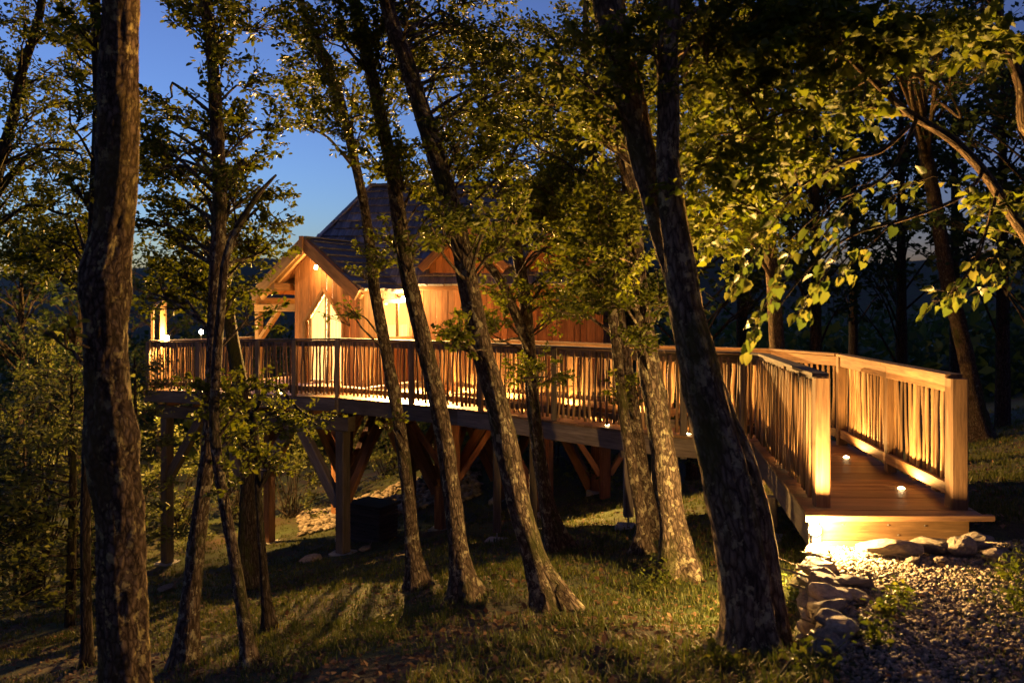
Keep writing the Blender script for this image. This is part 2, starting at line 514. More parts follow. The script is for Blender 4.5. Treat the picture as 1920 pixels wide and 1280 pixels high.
def railing(name, label, pts, out, posts, mat_post, mat_rail, post_w=.095, post_low=-.27, spacing=.098, skip_first=False):
    """pts: rail line at deck level; out = +1 if the outside lies left of the direction of travel, else -1; posts: list of (x,y,w)"""
    pts = [Vector(p) for p in pts]
    root = empty(name, pts[0], label, "railing")
    for i in range(len(pts) - 1):
        a, c = pts[i], pts[i + 1]
        d = (c - a); L = d.length; d = d / L
        nrm = Vector((-d.y, d.x, 0)).normalized() * out
        e = d * .004
        up = Vector((0, 0, 1))
        beam_obj("handrail", a + up * 1.075 + e, c + up * 1.075 - e, .135, .032, mat_rail, root)
        beam_obj("top_rail", a + up * .995 + e, c + up * .995 - e, .04, .115, mat_rail, root)
        beam_obj("bottom_rail", a + up * .135 + e, c + up * .135 - e, .04, .10, mat_rail, root)
        k = max(1, round(L / spacing))
        for j in range(k):
            t = (j + .5) / k + random.uniform(-.12, .12) / k
            p = a + d * (L * t) + nrm * .052
            z0 = .045 + random.uniform(-.02, .02); z1 = 1.02 + random.uniform(-.012, .012)
            rot = Matrix.Rotation(math.atan2(d.y, d.x) + (math.pi if random.random() < .5 else 0), 4, 'Z')
            tilt = Matrix.Rotation(random.gauss(0, .016), 4, 'Y')
            sx = random.uniform(.8, 1.22)
            M = Matrix.Translation(p + up * z0) @ rot @ tilt @ Matrix.Diagonal((sx, .85, z1 - z0, 1))
            obj("baluster", random.choice(STICKS), root, M=M)
    for (x, y, z, w) in posts:
        beam_obj("post", (x, y, z + post_low), (x, y, z + 1.057), w, w, mat_post, root, up=(.1, 1, 0))
    return root

def along(pts, s):
    for i in range(len(pts) - 1):
        L = (pts[i + 1] - pts[i]).length
        if s <= L: return pts[i].lerp(pts[i + 1], s / L), (pts[i + 1] - pts[i]).normalized()
        s -= L
    return pts[-1].copy(), (pts[-1] - pts[-2]).normalized()
def plen(pts): return sum((pts[i + 1] - pts[i]).length for i in range(len(pts) - 1))

# near side of ramp
P1 = Vector((2.565, 6.62, 0)); B = Vector((3.03, 9.58, 0))
railing("railing", "short ramp railing with dark handrail seen from outside, beside the floodlight", [P1, B], 1,
        [(2.548, 6.56, 0, .118), (2.80, 8.1, 0, .09)], M_LARCH, M_GREY, post_low=.005)
LONG = [Vector(p) for p in ((3.03, 9.62, 0), (2.88, 9.99, 0), (2.02, 10.42, 0), (1.60, 10.77, 0), (-.83, 13.12, 0), (-3.20, 14.78, 0))]
pp = []
tl = plen(LONG)
for px in (1400, 1283, 1180, 1043, 905, 774, 634):
    best = min((abs(960 + FPX * along(LONG, tl * k / 400)[0].x / along(LONG, tl * k / 400)[0].y - px), k) for k in range(401))[1]
    p, d = along(LONG, tl * best / 400)
    nrm = Vector((-d.y, d.x, 0)).normalized()
    q = p + nrm * .045
    pp.append((q.x, q.y, 0, .085))
railing("railing", "long railing of crooked sticks facing the camera from ramp to terrace corner", LONG, 1, pp, M_GREY, M_GREY, post_low=-.30)
TA = Vector((-8.05, 17.72, -.16)); TC = Vector((-3.20, 14.78, 0))
tp = []
for t in (.0, .30, .62, .80):
    q = TA.lerp(TC, t); tp.append((q.x - .02, q.y - .05, q.z, .085))
railing("railing", "terrace railing of crooked sticks in front of the lit cabin door", [TC, TA], 1, tp, M_GREY, M_GREY)
railing("railing", "terrace side railing running back from the outer terrace corner", [TA, Vector((-6.6, 20.2, -.16))], 1,
        [(-6.65, 20.1, -.16, .085)], M_GREY, M_GREY)
RR = [Vector(p) for p in ((3.62, 6.52, 0), (3.76, 7.97, 0), (3.94, 9.52, 0))]
railing("railing", "ramp railing of lit peeled sticks with broad pale end post", RR, -1,
        [(3.628, 6.50, 0, .135), (3.79, 7.97, 0, .095), (3.96, 9.56, 0, .11)], M_LARCH, M_LARCH, post_low=-.02)
BK = [Vector(p) for p in ((3.94, 9.60, 0), (3.52, 10.78, 0), (2.60, 11.41, 0), (2.10, 11.74, 0), (-.20, 13.98, 0), (-1.28, 15.22, 0))]
railing("railing", "walkway back railing seen through the long front railing, lit golden", BK, -1,
        [(3.55, 10.84, 0, .09), (2.1, 11.82, 0, .09), (.95, 12.94, 0, .09), (-.2, 14.06, 0, .09), (-1.3, 15.28, 0, .09)], M_LARCH, M_LARCH, post_low=-.2)

# ------------------------------------------------------------------ terrace platform
cu = Vector((.857, -.515, 0)); cv = Vector((.515, .857, 0)); UP = Vector((0, 0, 1))
terr = empty("terrace", (-5.5, 17.5, -.5), "raised timber terrace on braced stilts carrying the cabin", "terrace")
O_ = Vector((-3.20, 14.70, 0))           # the terrace corner
def uv(p): q = Vector((p[0], p[1], 0)) - O_; return q.dot(cu), q.dot(cv)
tpoly = [uv(p) for p in ((-8.16, 17.70), (-3.24, 14.68), (-1.25, 15.40), (2.3, 15.9), (4.2, 20.0), (-2.0, 23.8), (-4.6, 23.6))]
def scan(v):
    xs = []
    for i in range(len(tpoly)):
        (u0, v0), (u1, v1) = tpoly[i], tpoly[(i + 1) % len(tpoly)]
        if (v0 <= v) != (v1 <= v): xs.append(u0 + (u1 - u0) * (v - v0) / (v1 - v0))
    return (min(xs), max(xs)) if len(xs) >= 2 else None
vmax = max(v for _, v in tpoly); vmin = min(v for _, v in tpoly)
def tz(u): return -.16 * min(1, max(0, -u / 5.7)) - .002
v = vmin + .02
while v < vmax:
    a = scan(v + .07)
    if a and a[1] - a[0] > .2:
        us = [a[0], a[1]] if a[1] < 0 or a[0] > 0 else [a[0], 0.0, a[1]]
        for u0, u1 in zip(us[:-1], us[1:]):
            p = lambda u, vv, dz: O_ + cu * u + cv * vv + UP * (tz(u) + dz)
            m = MB(); m.hexa([p(u0, v, -.028), p(u1, v, -.028), p(u1, v + .14, -.028), p(u0, v + .14, -.028), p(u0, v, 0), p(u1, v, 0), p(u1, v + .14, 0), p(u0, v + .14, 0)])
            m.build("plank", M_DECK, terr)
    v += .145
def tpt(u, v, z): return O_ + cu * u + cv * v + UP * z
# fascia beams round the edge
for (p, q) in (((-8.16, 17.70), (-3.24, 14.68)), ((-3.24, 14.68), (-1.25, 15.40)), ((-1.25, 15.40), (2.3, 15.9)), ((2.3, 15.9), (4.2, 20)), ((-8.16, 17.7), (-4.6, 23.6))):
    za = tz(uv(p)[0]) - .145; zb = tz(uv(q)[0]) - .145
    beam_obj("fascia_beam", (p[0], p[1], za), (q[0], q[1], zb), .07, .22, M_GREY, terr)
# main frames: posts, header beams, joists, braces
FR = [(.22, M_GREY), (2.5, M_SIDING), (4.8, M_SIDING)]
for fi, (vv, mat) in enumerate(FR):
    us = [-5.3, -2.6, -.10] if fi == 0 else [-4.6, -2.1, .5, 3.0]
    zb = -.51
    beam_obj("header_beam", tpt(us[0] - .25, vv, zb - (.12 if fi == 0 else 0)), tpt(us[-1] + .22, vv, zb), .20, .27, mat, terr)
    for k, u in enumerate(us):
        p = tpt(u, vv, 0); g = gzs(p.x, p.y)
        zt = zb - .14 - (.12 * (-u / 5.3) if fi == 0 else 0)
        post = beam_obj("stilt_post", (p.x, p.y, g + .04), (p.x, p.y, zt), .21, .21, mat, terr, up=cv)
        m = MB(); m.beam((p.x, p.y, g - .3), (p.x, p.y, g + .045), .42, .42, up=(.3, 1, 0)); m.build("concrete_pad", M_CONC, post)
        for s in (-1, 1):
            if (k == 0 and s < 0) or (k == len(us) - 1 and s > 0): continue
            beam_obj("brace", tpt(u + s * .10, vv, -2.05 - .15 * fi), tpt(u + s * 1.13, vv, zt + .03), .14, .21, mat, terr, up=cv.cross(cu))
    # braces running back
for u in (-5.3, -2.6, -.10):
    for vv, s in ((.22, 1), (2.5, -1), (2.5, 1), (4.8, -1)):
        uu = u if vv < 1 else {-5.3: -4.6, -2.6: -2.1, -.10: .5}[u]
        beam_obj("brace", tpt(uu, vv + s * .1, -2.0), tpt(uu, vv + s * 1.05, -.62), .11, .16, M_SIDING, terr, up=cu)
for u in (-5.2, -4.3, -3.4, -2.5, -1.6, -.7, .2, 1.1, 2.0, 2.9):
    a = [vv for vv in np.arange(0, 8, .1) if scan(vv) and scan(vv)[0] + .15 < u < scan(vv)[1] - .15]
    if a: beam_obj("joist", tpt(u, a[0] + .05, tz(u) - .2), tpt(u, a[-1], tz(u) - .2), .075, .30, M_SIDING, terr)
# posts under the cabin's walkway side
for (x, y) in ((-1.15, 15.9), (1.9, 16.3)):
    g = gzs(x, y)
    beam_obj("stilt_post", (x, y, g), (x, y, -.4), .22, .22, M_SIDING, terr, up=(0, 1, 0))
    beam_obj("brace", (x + .1, y + .01, -1.75), (x + .95, y + .15, -.45), .11, .17, M_SIDING, terr, up=(0, 1, 0))
    beam_obj("brace", (x - .1, y, -1.75), (x - .95, y - .1, -.45), .11, .17, M_SIDING, terr, up=(0, 1, 0))
beam_obj("header_beam", (-1.9, 15.75, -.42), (2.4, 16.4, -.42), .14, .2, M_SIDING, terr)

# ------------------------------------------------------------------ cabin
cabin = empty("cabin", (-3.0, 18.0, 0), "timber cabin with steep shingled roofs and lit gabled porch on the terrace", "cabin")
G = Vector((-4.44, 17.0, 0))            # foot of the porch gable's apex (roof front)
def c3(u, v, z): return G + cu * u + cv * v + UP * z
APEX, EAVE = 3.12, 2.02
HALF = 1.50
SL = (APEX - EAVE) / HALF
def roof_z(u): return APEX - abs(u) * SL
# --- wing front wall
wallf = MB(); wallf.prism([(-.63, 0), (1.33, 0), (1.33, roof_z(1.33) - .16), (0, APEX - .14), (-.63, roof_z(.63) - .16)], c3(0, .40, 0), cu, UP, cv, .03)
DOOR = (-.33, .80, 1.36, 2.06)            # u0,u1, shoulder z, peak z
# sheathing is split round the door so the opening is real
def wing_front():
    w = empty("front_wall", c3(0, .35, 0), parent=cabin)
    u = -.63
    dm = (DOOR[0] + DOOR[1]) / 2
    def door_top(uu):
        if uu < DOOR[0] or uu > DOOR[1]: return None
        return DOOR[3] - abs(uu - dm) / ((DOOR[1] - DOOR[0]) / 2) * (DOOR[3] - DOOR[2])
    edges = [-.63]
    while edges[-1] < 1.33 - .05:
        edges.append(min(1.33, edges[-1] + random.uniform(.14, .20)))
    for e in (DOOR[0], DOOR[1]):
        k = min(range(len(edges)), key=lambda i: abs(edges[i] - e)); edges[k] = e
    for a, c in zip(edges[:-1], edges[1:]):
        a2, c2 = a + .004, c - .004
        lo = [0, 0]
        if a >= DOOR[0] - 1e-6 and c <= DOOR[1] + 1e-6: lo = [door_top(a2), door_top(c2)]
        poly = [(a2, lo[0]), (c2, lo[1])]
        poly += [(c2, roof_z(c2) - .15)]
        if a2 < 0 < c2: poly += [(0, APEX - .15)]
        poly += [(a2, roof_z(a2) - .15)]
        m = MB(); m.prism(poly, c3(0, .35 + random.uniform(-.012, .012), 0), cu, UP, cv, .028)
        m.build("board", M_SIDING, w)
    return w
wing_front()
# door frame
df = empty("door_frame", c3(.2, .33, 0), parent=cabin)
dm = (DOOR[0] + DOOR[1]) / 2
for (a, c) in (((DOOR[0], 0), (DOOR[0], DOOR[2])), ((DOOR[1], 0), (DOOR[1], DOOR[2])), ((DOOR[0], DOOR[2]), (dm, DOOR[3])), ((DOOR[1], DOOR[2]), (dm, DOOR[3]))):
    beam_obj("frame_timber", c3(a[0], .35, a[1]), c3(c[0], .35, c[1]), .08, .07, M_LARCH, df, up=cu if a[1] == 0 else UP)
# reveal and the pale door set back in it
for s, u in ((1, DOOR[0]), (-1, DOOR[1])):
    m = MB(); m.prism([(0, 0), (.22, 0), (.22, DOOR[2]), (0, DOOR[2])], c3(u - s * .02, .38, 0), cv, UP, cu * s, .02); m.build("door_reveal", M_SIDING, cabin)
for (a, c) in ((DOOR[0], dm), (dm, DOOR[1])):
    za, zc = (DOOR[2], DOOR[3]) if c == dm else (DOOR[3], DOOR[2])
    m = MB(); m.hexa([c3(a, .38, za + .02), c3(c, .38, zc + .02), c3(c, .60, zc + .02), c3(a, .60, za + .02),
                      c3(a, .38, za + .04), c3(c, .38, zc + .04), c3(c, .60, zc + .04), c3(a, .60, za + .04)]); m.build("door_reveal", M_PALE, cabin)
door = empty("door", c3(.2, .66, 0), parent=cabin)
for k, (a, c) in enumerate(((DOOR[0] + .02, dm - .003), (dm + .003, DOOR[1] - .02))):
    zt = lambda uu: DOOR[3] - abs(uu - dm) / ((DOOR[1] - DOOR[0]) / 2) * (DOOR[3] - DOOR[2])
    m = MB(); m.prism([(a + .03, .10), (c - .03, .10), (c - .03, zt(c - .03) - .03), (a + .03, zt(a + .03) - .03)], c3(0, .455, 0), cu, UP, cv, .008); m.build("pane", M_GLASS, door)
    V = []; F = []
    for i in range(21):
        t = i / 20; uu = a + .03 + (c - a - .06) * t
        q = c3(uu, .52 + .014 * math.sin(t * 30), 0)
        V += [q + UP * .05, q + UP * (zt(uu) - .02)]
    F = [(2 * i, 2 * i + 2, 2 * i + 3, 2 * i + 1) for i in range(20)]
    me = bpy.data.meshes.new("curtain"); me.from_pydata(V, [], F); me.materials.append(M_FROST)
    obj("curtain", me, door)
    for (p, q) in (((a + .03, .01), (a + .03, zt(a + .03))), ((c - .03, .01), (c - .03, zt(c - .03))), ((a, .06), (c, .06))):
        beam_obj("door_stile", c3(p[0], .455, p[1]), c3(q[0], .455, q[1]), .055, .045, M_CREAM, door, up=cv)
m = MB(); m.beam(c3(dm + .07, .40, .98), c3(dm + .07, .40, 1.10), .025, .025, up=cv); m.beam(c3(dm + .07, .445, 1.04), c3(dm + .07, .39, 1.04), .02, .02); m.build("door_handle", M_DKSTEEL, door)
# --- wing side wall with window
def wing_side():
    w = empty("side_wall", c3(1.33, 1.2, 0), parent=cabin)
    top = roof_z(1.33) - .06
    W0, W1, WZ0, WZ1 = .95, 1.95, .98, 1.80
    v = .38; es = [v]
    while es[-1] < 2.3: es.append(es[-1] + random.uniform(.15, .20))
    for e in (W0, W1):
        k = min(range(len(es)), key=lambda i: abs(es[i] - e)); es[k] = e
    for a, c in zip(es[:-1], es[1:]):
        rngs = [(0, top)]
        if a >= W0 - 1e-6 and c <= W1 + 1e-6: rngs = [(0, WZ0), (WZ1, top)]
        for z0, z1 in rngs:
            m = MB(); m.prism([(a + .004, z0), (c - .004, z0), (c - .004, z1), (a + .004, z1)], c3(1.33 + random.uniform(-.01, .01), 0, 0), cv, UP, cu, .028)
            m.build("board", M_PALE if a < W0 else M_SIDING, w)
    win = empty("window", c3(1.34, 1.4, 1), parent=cabin)
    for (p, q, ww) in (((W0, WZ0), (W1, WZ0), .09), ((W0, WZ1), (W1, WZ1), .09), ((W0, WZ0), (W0, WZ1), .08), ((W1, WZ0), (W1, WZ1), .08), (((W0 + W1) / 2, WZ0), ((W0 + W1) / 2, WZ1), .035)):
        beam_obj("frame_timber", c3(1.365, p[0], p[1]), c3(1.365, q[0], q[1]), ww, .07, M_PALE, win, up=cu)
    m = MB(); m.prism([(W0, WZ0), (W1, WZ0), (W1, WZ1), (W0, WZ1)], c3(1.345, 0, 0), cv, UP, cu, .006); m.build("pane", M_GLASS, win)
    m = MB(); m.prism([(W0 - .08, WZ0 - .07), (W1 + .08, WZ0 - .07), (W1 + .08, WZ0 - .035), (W0 - .08, WZ0 - .035)], c3(1.34, 0, 0), cv, UP, cu, .14); m.build("sill", M_PALE, win)
    # curtain inside
    V = []; F = []
    for i in range(25):
        t = i / 24
        q = c3(1.24 + .018 * math.sin(t * 34), W0 + .02 + (W1 - W0 - .04) * t, 0)
        V += [q + UP * (WZ0 + .01), q + UP * (WZ0 + .30)]
    F = [(2 * i, 2 * i + 2, 2 * i + 3, 2 * i + 1) for i in range(24)]
    me = bpy.data.meshes.new("half_curtain"); me.from_pydata(V, [], F); me.materials.append(M_FROST)
    obj("half_curtain", me, win)
wing_side()
beam_obj("corner_post", c3(1.36, .36, 0), c3(1.36, .36, roof_z(1.36) - .05), .13, .13, M_PALE, cabin, up=cu)
beam_obj("corner_post", c3(1.37, 2.34, 0), c3(1.37, 2.34, 2.3), .15, .15, M_PALE, cabin, up=cu)
# back and inner lining of the room, so the lit window shows a room
m = MB(); m.prism([(-.63, 0), (1.28, 0), (1.28, 2.2), (-.63, 2.2)], c3(0, 3.2, 0), cu, UP, cv, .04); m.build("room_wall", M_PALE, cabin)
m = MB(); m.prism([(.72, 0), (3.2, 0), (3.2, 2.2), (.72, 2.2)], c3(-.63, 0, 0), cv, UP, -cu, .04); m.build("room_wall", M_PALE, cabin)
m = MB(); m.prism([(-.62, .72), (1.28, .72), (1.28, 3.2), (-.62, 3.2)], c3(0, 0, 2.06), cu, cv, UP, .03); m.build("room_ceiling", M_PALE, cabin)
# --- main wall to the right
W0p = Vector((-2.22, 18.0, 0)); w2 = Vector((.985, -.17, 0)).normalized(); w2n = Vector((-w2.y, w2.x, 0))
WLEN = 4.1
main = empty("main_wall", W0p, parent=cabin)
s = .05
while s < WLEN:
    ww = random.uniform(.13, .20)
    m = MB(); m.prism([(s + .004, 0), (s + ww - .004, 0), (s + ww - .004, 2.45), (s + .004, 2.45)], W0p - w2n * random.uniform(0, .022), w2, UP, w2n, .03)
    m.build("board", M_SIDING, main); s += ww
endp = W0p + w2 * s
endw = empty("end_wall", endp, parent=cabin)
e2 = Vector((.25, .97, 0)).normalized(); t = 0
while t < 3.0:
    ww = random.uniform(.14, .2)
    m = MB(); m.prism([(t + .004, 0), (t + ww - .004, 0), (t + ww - .004, 2.45), (t + .004, 2.45)], endp, e2, UP, Vector((e2.y, -e2.x, 0)), .03)
    m.build("board", M_SIDING, endw); t += ww
lw = empty("left_wall", c3(-.63, 1.5, 0), parent=cabin)
t = .38
while t < 4.4:
    ww = random.uniform(.14, .2)
    m = MB(); m.prism([(t + .004, 0), (t + ww - .004, 0), (t + ww - .004, 2.3), (t + .004, 2.3)], c3(-.63, 0, 0), cv, UP, cu, .03)
    m.build("board", M_SIDING, lw); t += ww

# --- roofs: slabs with shingles laid in courses
SH_V = []
for k in range(8):
    m = MB(); w = 1.0; l = 1.0
    tw = random.uniform(-.04, .04)
    m.prism([(-.5, 0), (-.25, random.uniform(-.02, .03)), (.1, random.uniform(-.02, .03)), (.5, tw), (.5, 1), (-.5, 1)], (0, 0, 0), (1, 0, 0), (0, 1, 0), (0, 0, 1), .022)
    # thin upper end
    for i, p in enumerate(m.v):
        if p[2] > .01: m.v[i] = (p[0], p[1], .062 - .052 * p[1])
    m.g = [(a * .45, c * .2, d) for a, c, d in m.g]
    SH_V.append(m.mesh("shingle", M_SHINGLE))
SH_COUNT = [0]
def in_poly(x, y, poly):
    c = False; n = len(poly)
    for i in range(n):
        x0, y0 = poly[i]; x1, y1 = poly[(i + 1) % n]
        if (y0 > y) != (y1 > y) and x < x0 + (x1 - x0) * (y - y0) / (y1 - y0): c = not c
    return c
def roof_plane(parent, corners, objs=True, th=.07, under=M_SIDING, exp=.25, holes=()):
    """corners: first two = eave (left to right seen from outside), rest go round. Adds slab + shingles."""
    c = [Vector(p) for p in corners]
    ex = (c[1] - c[0]).normalized()
    n = ex.cross(c[2] - c[1]).normalized()
    if n.z < 0: n = -n
    ey = n.cross(ex).normalized()
    if ey.z < 0: ey = -ey
    poly = [((p - c[0]).dot(ex), (p - c[0]).dot(ey)) for p in c]
    m = MB(); m.prism(poly, c[0] - n * th, ex, ey, n, th); m.build("roof_slab", under, parent)
    rest = MB()
    ymax = max(p[1] for p in poly); xmin = min(p[0] for p in poly); xmax = max(p[0] for p in poly)
    R3 = Matrix((ex, ey, n)).transposed().to_4x4()
    row = 0; y = -.04
    while y < ymax - .05:
        x = xmin - .1 + random.uniform(0, .1)
        while x < xmax + .1:
            w = random.uniform(.13, .25)
            if in_poly(x + w * .2, y + .12, poly) and in_poly(x + w * .8, y + .12, poly):
                M = Matrix.Translation(c[0] + ex * (x + w / 2) + ey * (y + random.uniform(-.012, .012)) + n * (.012 + random.uniform(0, .006))) @ R3 @ Matrix.Rotation(-.012, 4, 'X') @ Matrix.Diagonal((w - .008, min(.38, ymax - y + .06), 1, 1))
                if objs and SH_COUNT[0] < 298:
                    SH_COUNT[0] += 1
                    obj("shingle", random.choice(SH_V), parent, M=M)
                else:
                    sv = random.choice(SH_V)
                    vs = [M @ vv.co for vv in sv.vertices]
                    fs = [tuple(p.vertices) for p in sv.polygons]
                    off = random.uniform(0, 60)
                    rest.add(vs, fs, [(vv.co.y * .4 + off, vv.co.x * .2 + off, 0) for vv in sv.vertices])
            x += w
        y += exp; row += 1
    return rest
roof = empty("roof", (-3, 19, 2.2), parent=cabin)
EL = Vector((-5.45, 18.05, 2.16)); ER = Vector((2.35, 16.75, 2.16)); RL = Vector((-3.52, 19.7, 4.62)); RRg = Vector((.75, 19.0, 4.62))
BR = Vector((3.1, 21.6, 2.16)); BL = Vector((-4.3, 22.6, 2.16))
rests = []
rests.append(roof_plane(roof, [EL, ER, RRg, RL]))
# porch wing slopes
def c3z(u, v, z): return c3(u, v, z)
rr = [c3(HALF, 0, EAVE), c3(HALF, 2.6, EAVE), c3(0, 2.6, APEX), c3(0, 0, APEX)]
rests.append(roof_plane(roof, rr))
rests.append(roof_plane(roof, [c3(-HALF, 2.6, EAVE), c3(-HALF, 0, EAVE), c3(0, 0, APEX), c3(0, 2.6, APEX)], objs=False))
rests.append(roof_plane(roof, [ER, BR, RRg], objs=False))
rests.append(roof_plane(roof, [BR, BL, RL, RRg], objs=False))
rests.append(roof_plane(roof, [BL, EL, RL], objs=False))
# dormer gables on the main slope
def dormer(cx, cy, half, z_e, z_a, depth):
    f = Vector((-.17, -.985, 0)).normalized(); r = w2
    c = Vector((cx, cy, 0))
    A = c + UP * z_a; Lf = c - r * half + UP * z_e; Rf = c + r * half + UP * z_e
    b = -f * depth
    rests.append(roof_plane(roof, [Rf, Rf + b, A + b, A], objs=False))
    rests.append(roof_plane(roof, [Lf + b, Lf, A, A + b], objs=False))
    beam_obj("bargeboard", Lf + f * .03 - UP * .06, A + f * .03 - UP * .06, .05, .17, M_LARCH, roof, up=UP)
    beam_obj("bargeboard", Rf + f * .03 - UP * .06, A + f * .03 - UP * .06, .05, .17, M_LARCH, roof, up=UP)
    k = max(3, int(2 * half / .16))
    for i in range(k):
        a = -half + .12 + (2 * half - .24) * i / k; d = a + (2 * half - .24) / k - .006
        za = z_a - abs(a) * (z_a - z_e) / half - .12; zd = z_a - abs(d) * (z_a - z_e) / half - .12
        poly = [(a, z_e - .35), (d, z_e - .35), (d, max(zd, z_e - .3)), (a, max(za, z_e - .3))]
        m = MB(); m.prism(poly, c - f * .28, r, UP, -f, .03); m.build("gable_board", M_SIDING, roof)
dormer(-1.05, 17.15, .95, 2.55, 3.48, 2.2)
dormer(.95, 16.85, .75, 2.6, 3.35, 2.0)
allr = MB()
for r_ in rests:
    if r_.v: allr.add(r_.v, r_.f, r_.g)
o = allr.build("shingle_courses", M_SHINGLE, roof); o["kind"] = "stuff"
for (a, c) in ((EL, RL), (ER, RRg), (RL, RRg)):
    beam_obj("hip_cap", a + UP * .05, c + UP * .05, .20, .035, M_SHINGLE, roof)
beam_obj("hip_cap", c3(0, 0, APEX + .05), c3(0, 2.3, APEX + .05), .16, .03, M_SHINGLE, roof)
# bargeboards, purlin ends and rafters of the porch gable
for sgn in (-1, 1):
    a = c3(sgn * (HALF + .04), -.04, EAVE - .11); c = c3(0, -.04, APEX - .10)
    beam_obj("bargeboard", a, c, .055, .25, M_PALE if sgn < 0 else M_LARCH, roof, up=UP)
    beam_obj("rafter", c3(sgn * (HALF - .02), .16, EAVE - .14), c3(0, .16, APEX - .14), .07, .12, M_PALE, roof, up=UP)
m = MB(); m.beam(c3(0, -.085, APEX - .34), c3(0, -.085, APEX + .06), .10, .045, up=cv); m.build("gable_finial", M_LARCH, roof)
for (u, z) in ((-.95, roof_z(.95) - .30), (1.2, roof_z(1.2) - .26)):
    beam_obj("purlin", c3(u, -.02, z), c3(u, .6, z), .15, .16, M_LARCH, roof)
beam_obj("eave_board", EL - UP * .05, ER - UP * .05, .04, .14, M_LARCH, roof)
# side porch: post, beam and curved brace left of the door
beam_obj("porch_beam", c3(-1.98, .45, 1.66), c3(-.63, .45, 1.66), .14, .17, M_PALE, cabin)
beam_obj("porch_post", c3(-1.9, .45, -.16), c3(-1.9, .45, 1.57), .14, .14, M_PALE, cabin, up=cu)
beam_obj("porch_brace", c3(-1.84, .45, .95), c3(-1.25, .45, 1.58), .09, .13, M_PALE, cabin, up=cv)
beam_obj("porch_post", c3(-1.9, 2.4, -.16), c3(-1.9, 2.4, 1.75), .14, .14, M_PALE, cabin, up=cu)
beam_obj("porch_beam", c3(-1.9, .3, 1.82), c3(-1.9, 2.6, 1.82), .14, .15, M_PALE, cabin)

# ------------------------------------------------------------------ lamps
def point(parent, loc, power, col, r):
    l = bpy.data.lights.new("bulb", 'POINT'); l.energy = power; l.color = col; l.shadow_soft_size = r
    o = bpy.data.objects.new("bulb", l); o.location = Vector(loc) - WL[parent.name]
    COL.objects.link(o); o.parent = parent
    return o
def spot(parent, loc, aim, power, col, r, cone, blend):
    l = bpy.data.lights.new("bulb", 'SPOT'); l.energy = power; l.color = col; l.shadow_soft_size = r
    l.spot_size = math.radians(cone); l.spot_blend = blend
    o = bpy.data.objects.new("bulb", l)
    o.location = Vector(loc) - WL[parent.name]
    o.rotation_euler = Vector(aim).to_track_quat('-Z', 'Y').to_euler()
    COL.objects.link(o); o.parent = parent
    return o
def disc(name, c, r, h, mat, parent, seg=14, dome=0.0):
    V = [(c[0] + r * math.cos(2 * math.pi * i / seg), c[1] + r * math.sin(2 * math.pi * i / seg), c[2]) for i in range(seg)]
    V += [(c[0] + r * .9 * math.cos(2 * math.pi * i / seg), c[1] + r * .9 * math.sin(2 * math.pi * i / seg), c[2] + h) for i in range(seg)]
    V.append((c[0], c[1], c[2] + h + dome))
    F = [(i, (i + 1) % seg, seg + (i + 1) % seg, seg + i) for i in range(seg)] + [(seg + i, seg + (i + 1) % seg, 2 * seg) for i in range(seg)]
    me = bpy.data.meshes.new(name); me.from_pydata(V, [], F); me.materials.append(mat)
    return obj(name, me, parent)
def deck_light(p, label, power=P_DECK):
    r = empty("deck_light", p, label, "light", "small lights set in the deck")
    disc("ring", (p[0], p[1], p[2] - .002), .036, .006, M_STEEL, r)
    disc("lens", (p[0], p[1], p[2] + .003), .030, .008, M_LENS, r, dome=.010)
    spot(r, (p[0], p[1], p[2] + .034), (0, 0, 1), power, WARM, .012, 164, .35)
LW = [Lp[i] for i in range(1, 7)]
def at_px(pts, px, d):
    best = None
    L = plen(pts)
    for k in range(401):
        p, t = along(pts, L * k / 400)
        e = abs(960 + FPX * p.x / p.y - px)
        if best is None or e < best[0]: best = (e, p, t)
    _, p, t = best
    return p + Vector((-t.y, t.x, 0)).normalized() * d
NEAR = [(720, "first small deck light from the terrace corner on the front walkway edge"), (852, "second small deck light from the terrace corner on the front walkway edge"),
        (993, "third small deck light from the terrace corner, between leaning trunks"), (1133, "fourth small deck light from the terrace corner on the front walkway edge"),
        (1290, "small deck light on the front edge half hidden by the leaning double trunk")]
for px, lb in NEAR:
    deck_light(at_px(LONG, px, -.075), lb)
BKI = [Vector(p) for p in BK]
for k, (px, lb) in enumerate(((875, "small deck light at the foot of the back railing nearest the cabin"), (960, "small deck light at the back railing foot, second from the cabin"),
               (1070, "small deck light at the back railing foot, third from the cabin"), (1190, "small deck light at the back railing foot behind the thin trunks"), (1330, "small deck light at the back railing foot near the bend"))):
    deck_light(at_px(BKI[1:], px, .15), lb)
deck_light((3.80, 9.0, 0), "small deck light on ramp farther from the path") if False else None
deck_light((3.66, 8.72, 0), "small deck light on the ramp floor farther from the path")
deck_light((3.52, 7.20, 0), "small deck light on the ramp floor nearer the path")
deck_light((2.80, 7.25, 0), "small deck light behind the ramp's outer railing nearer the path")
deck_light((2.98, 8.60, 0), "small deck light behind the ramp's outer railing at the bend")
for k, t in enumerate((.15, .42, .70)):
    q = TA.lerp(TC, t) + cv * .14
    deck_light((q.x, q.y, q.z + .004), ["small deck light at terrace railing by the outer corner", "small deck light at the middle of the terrace railing", "small deck light at the terrace railing before the door"][k], 45)
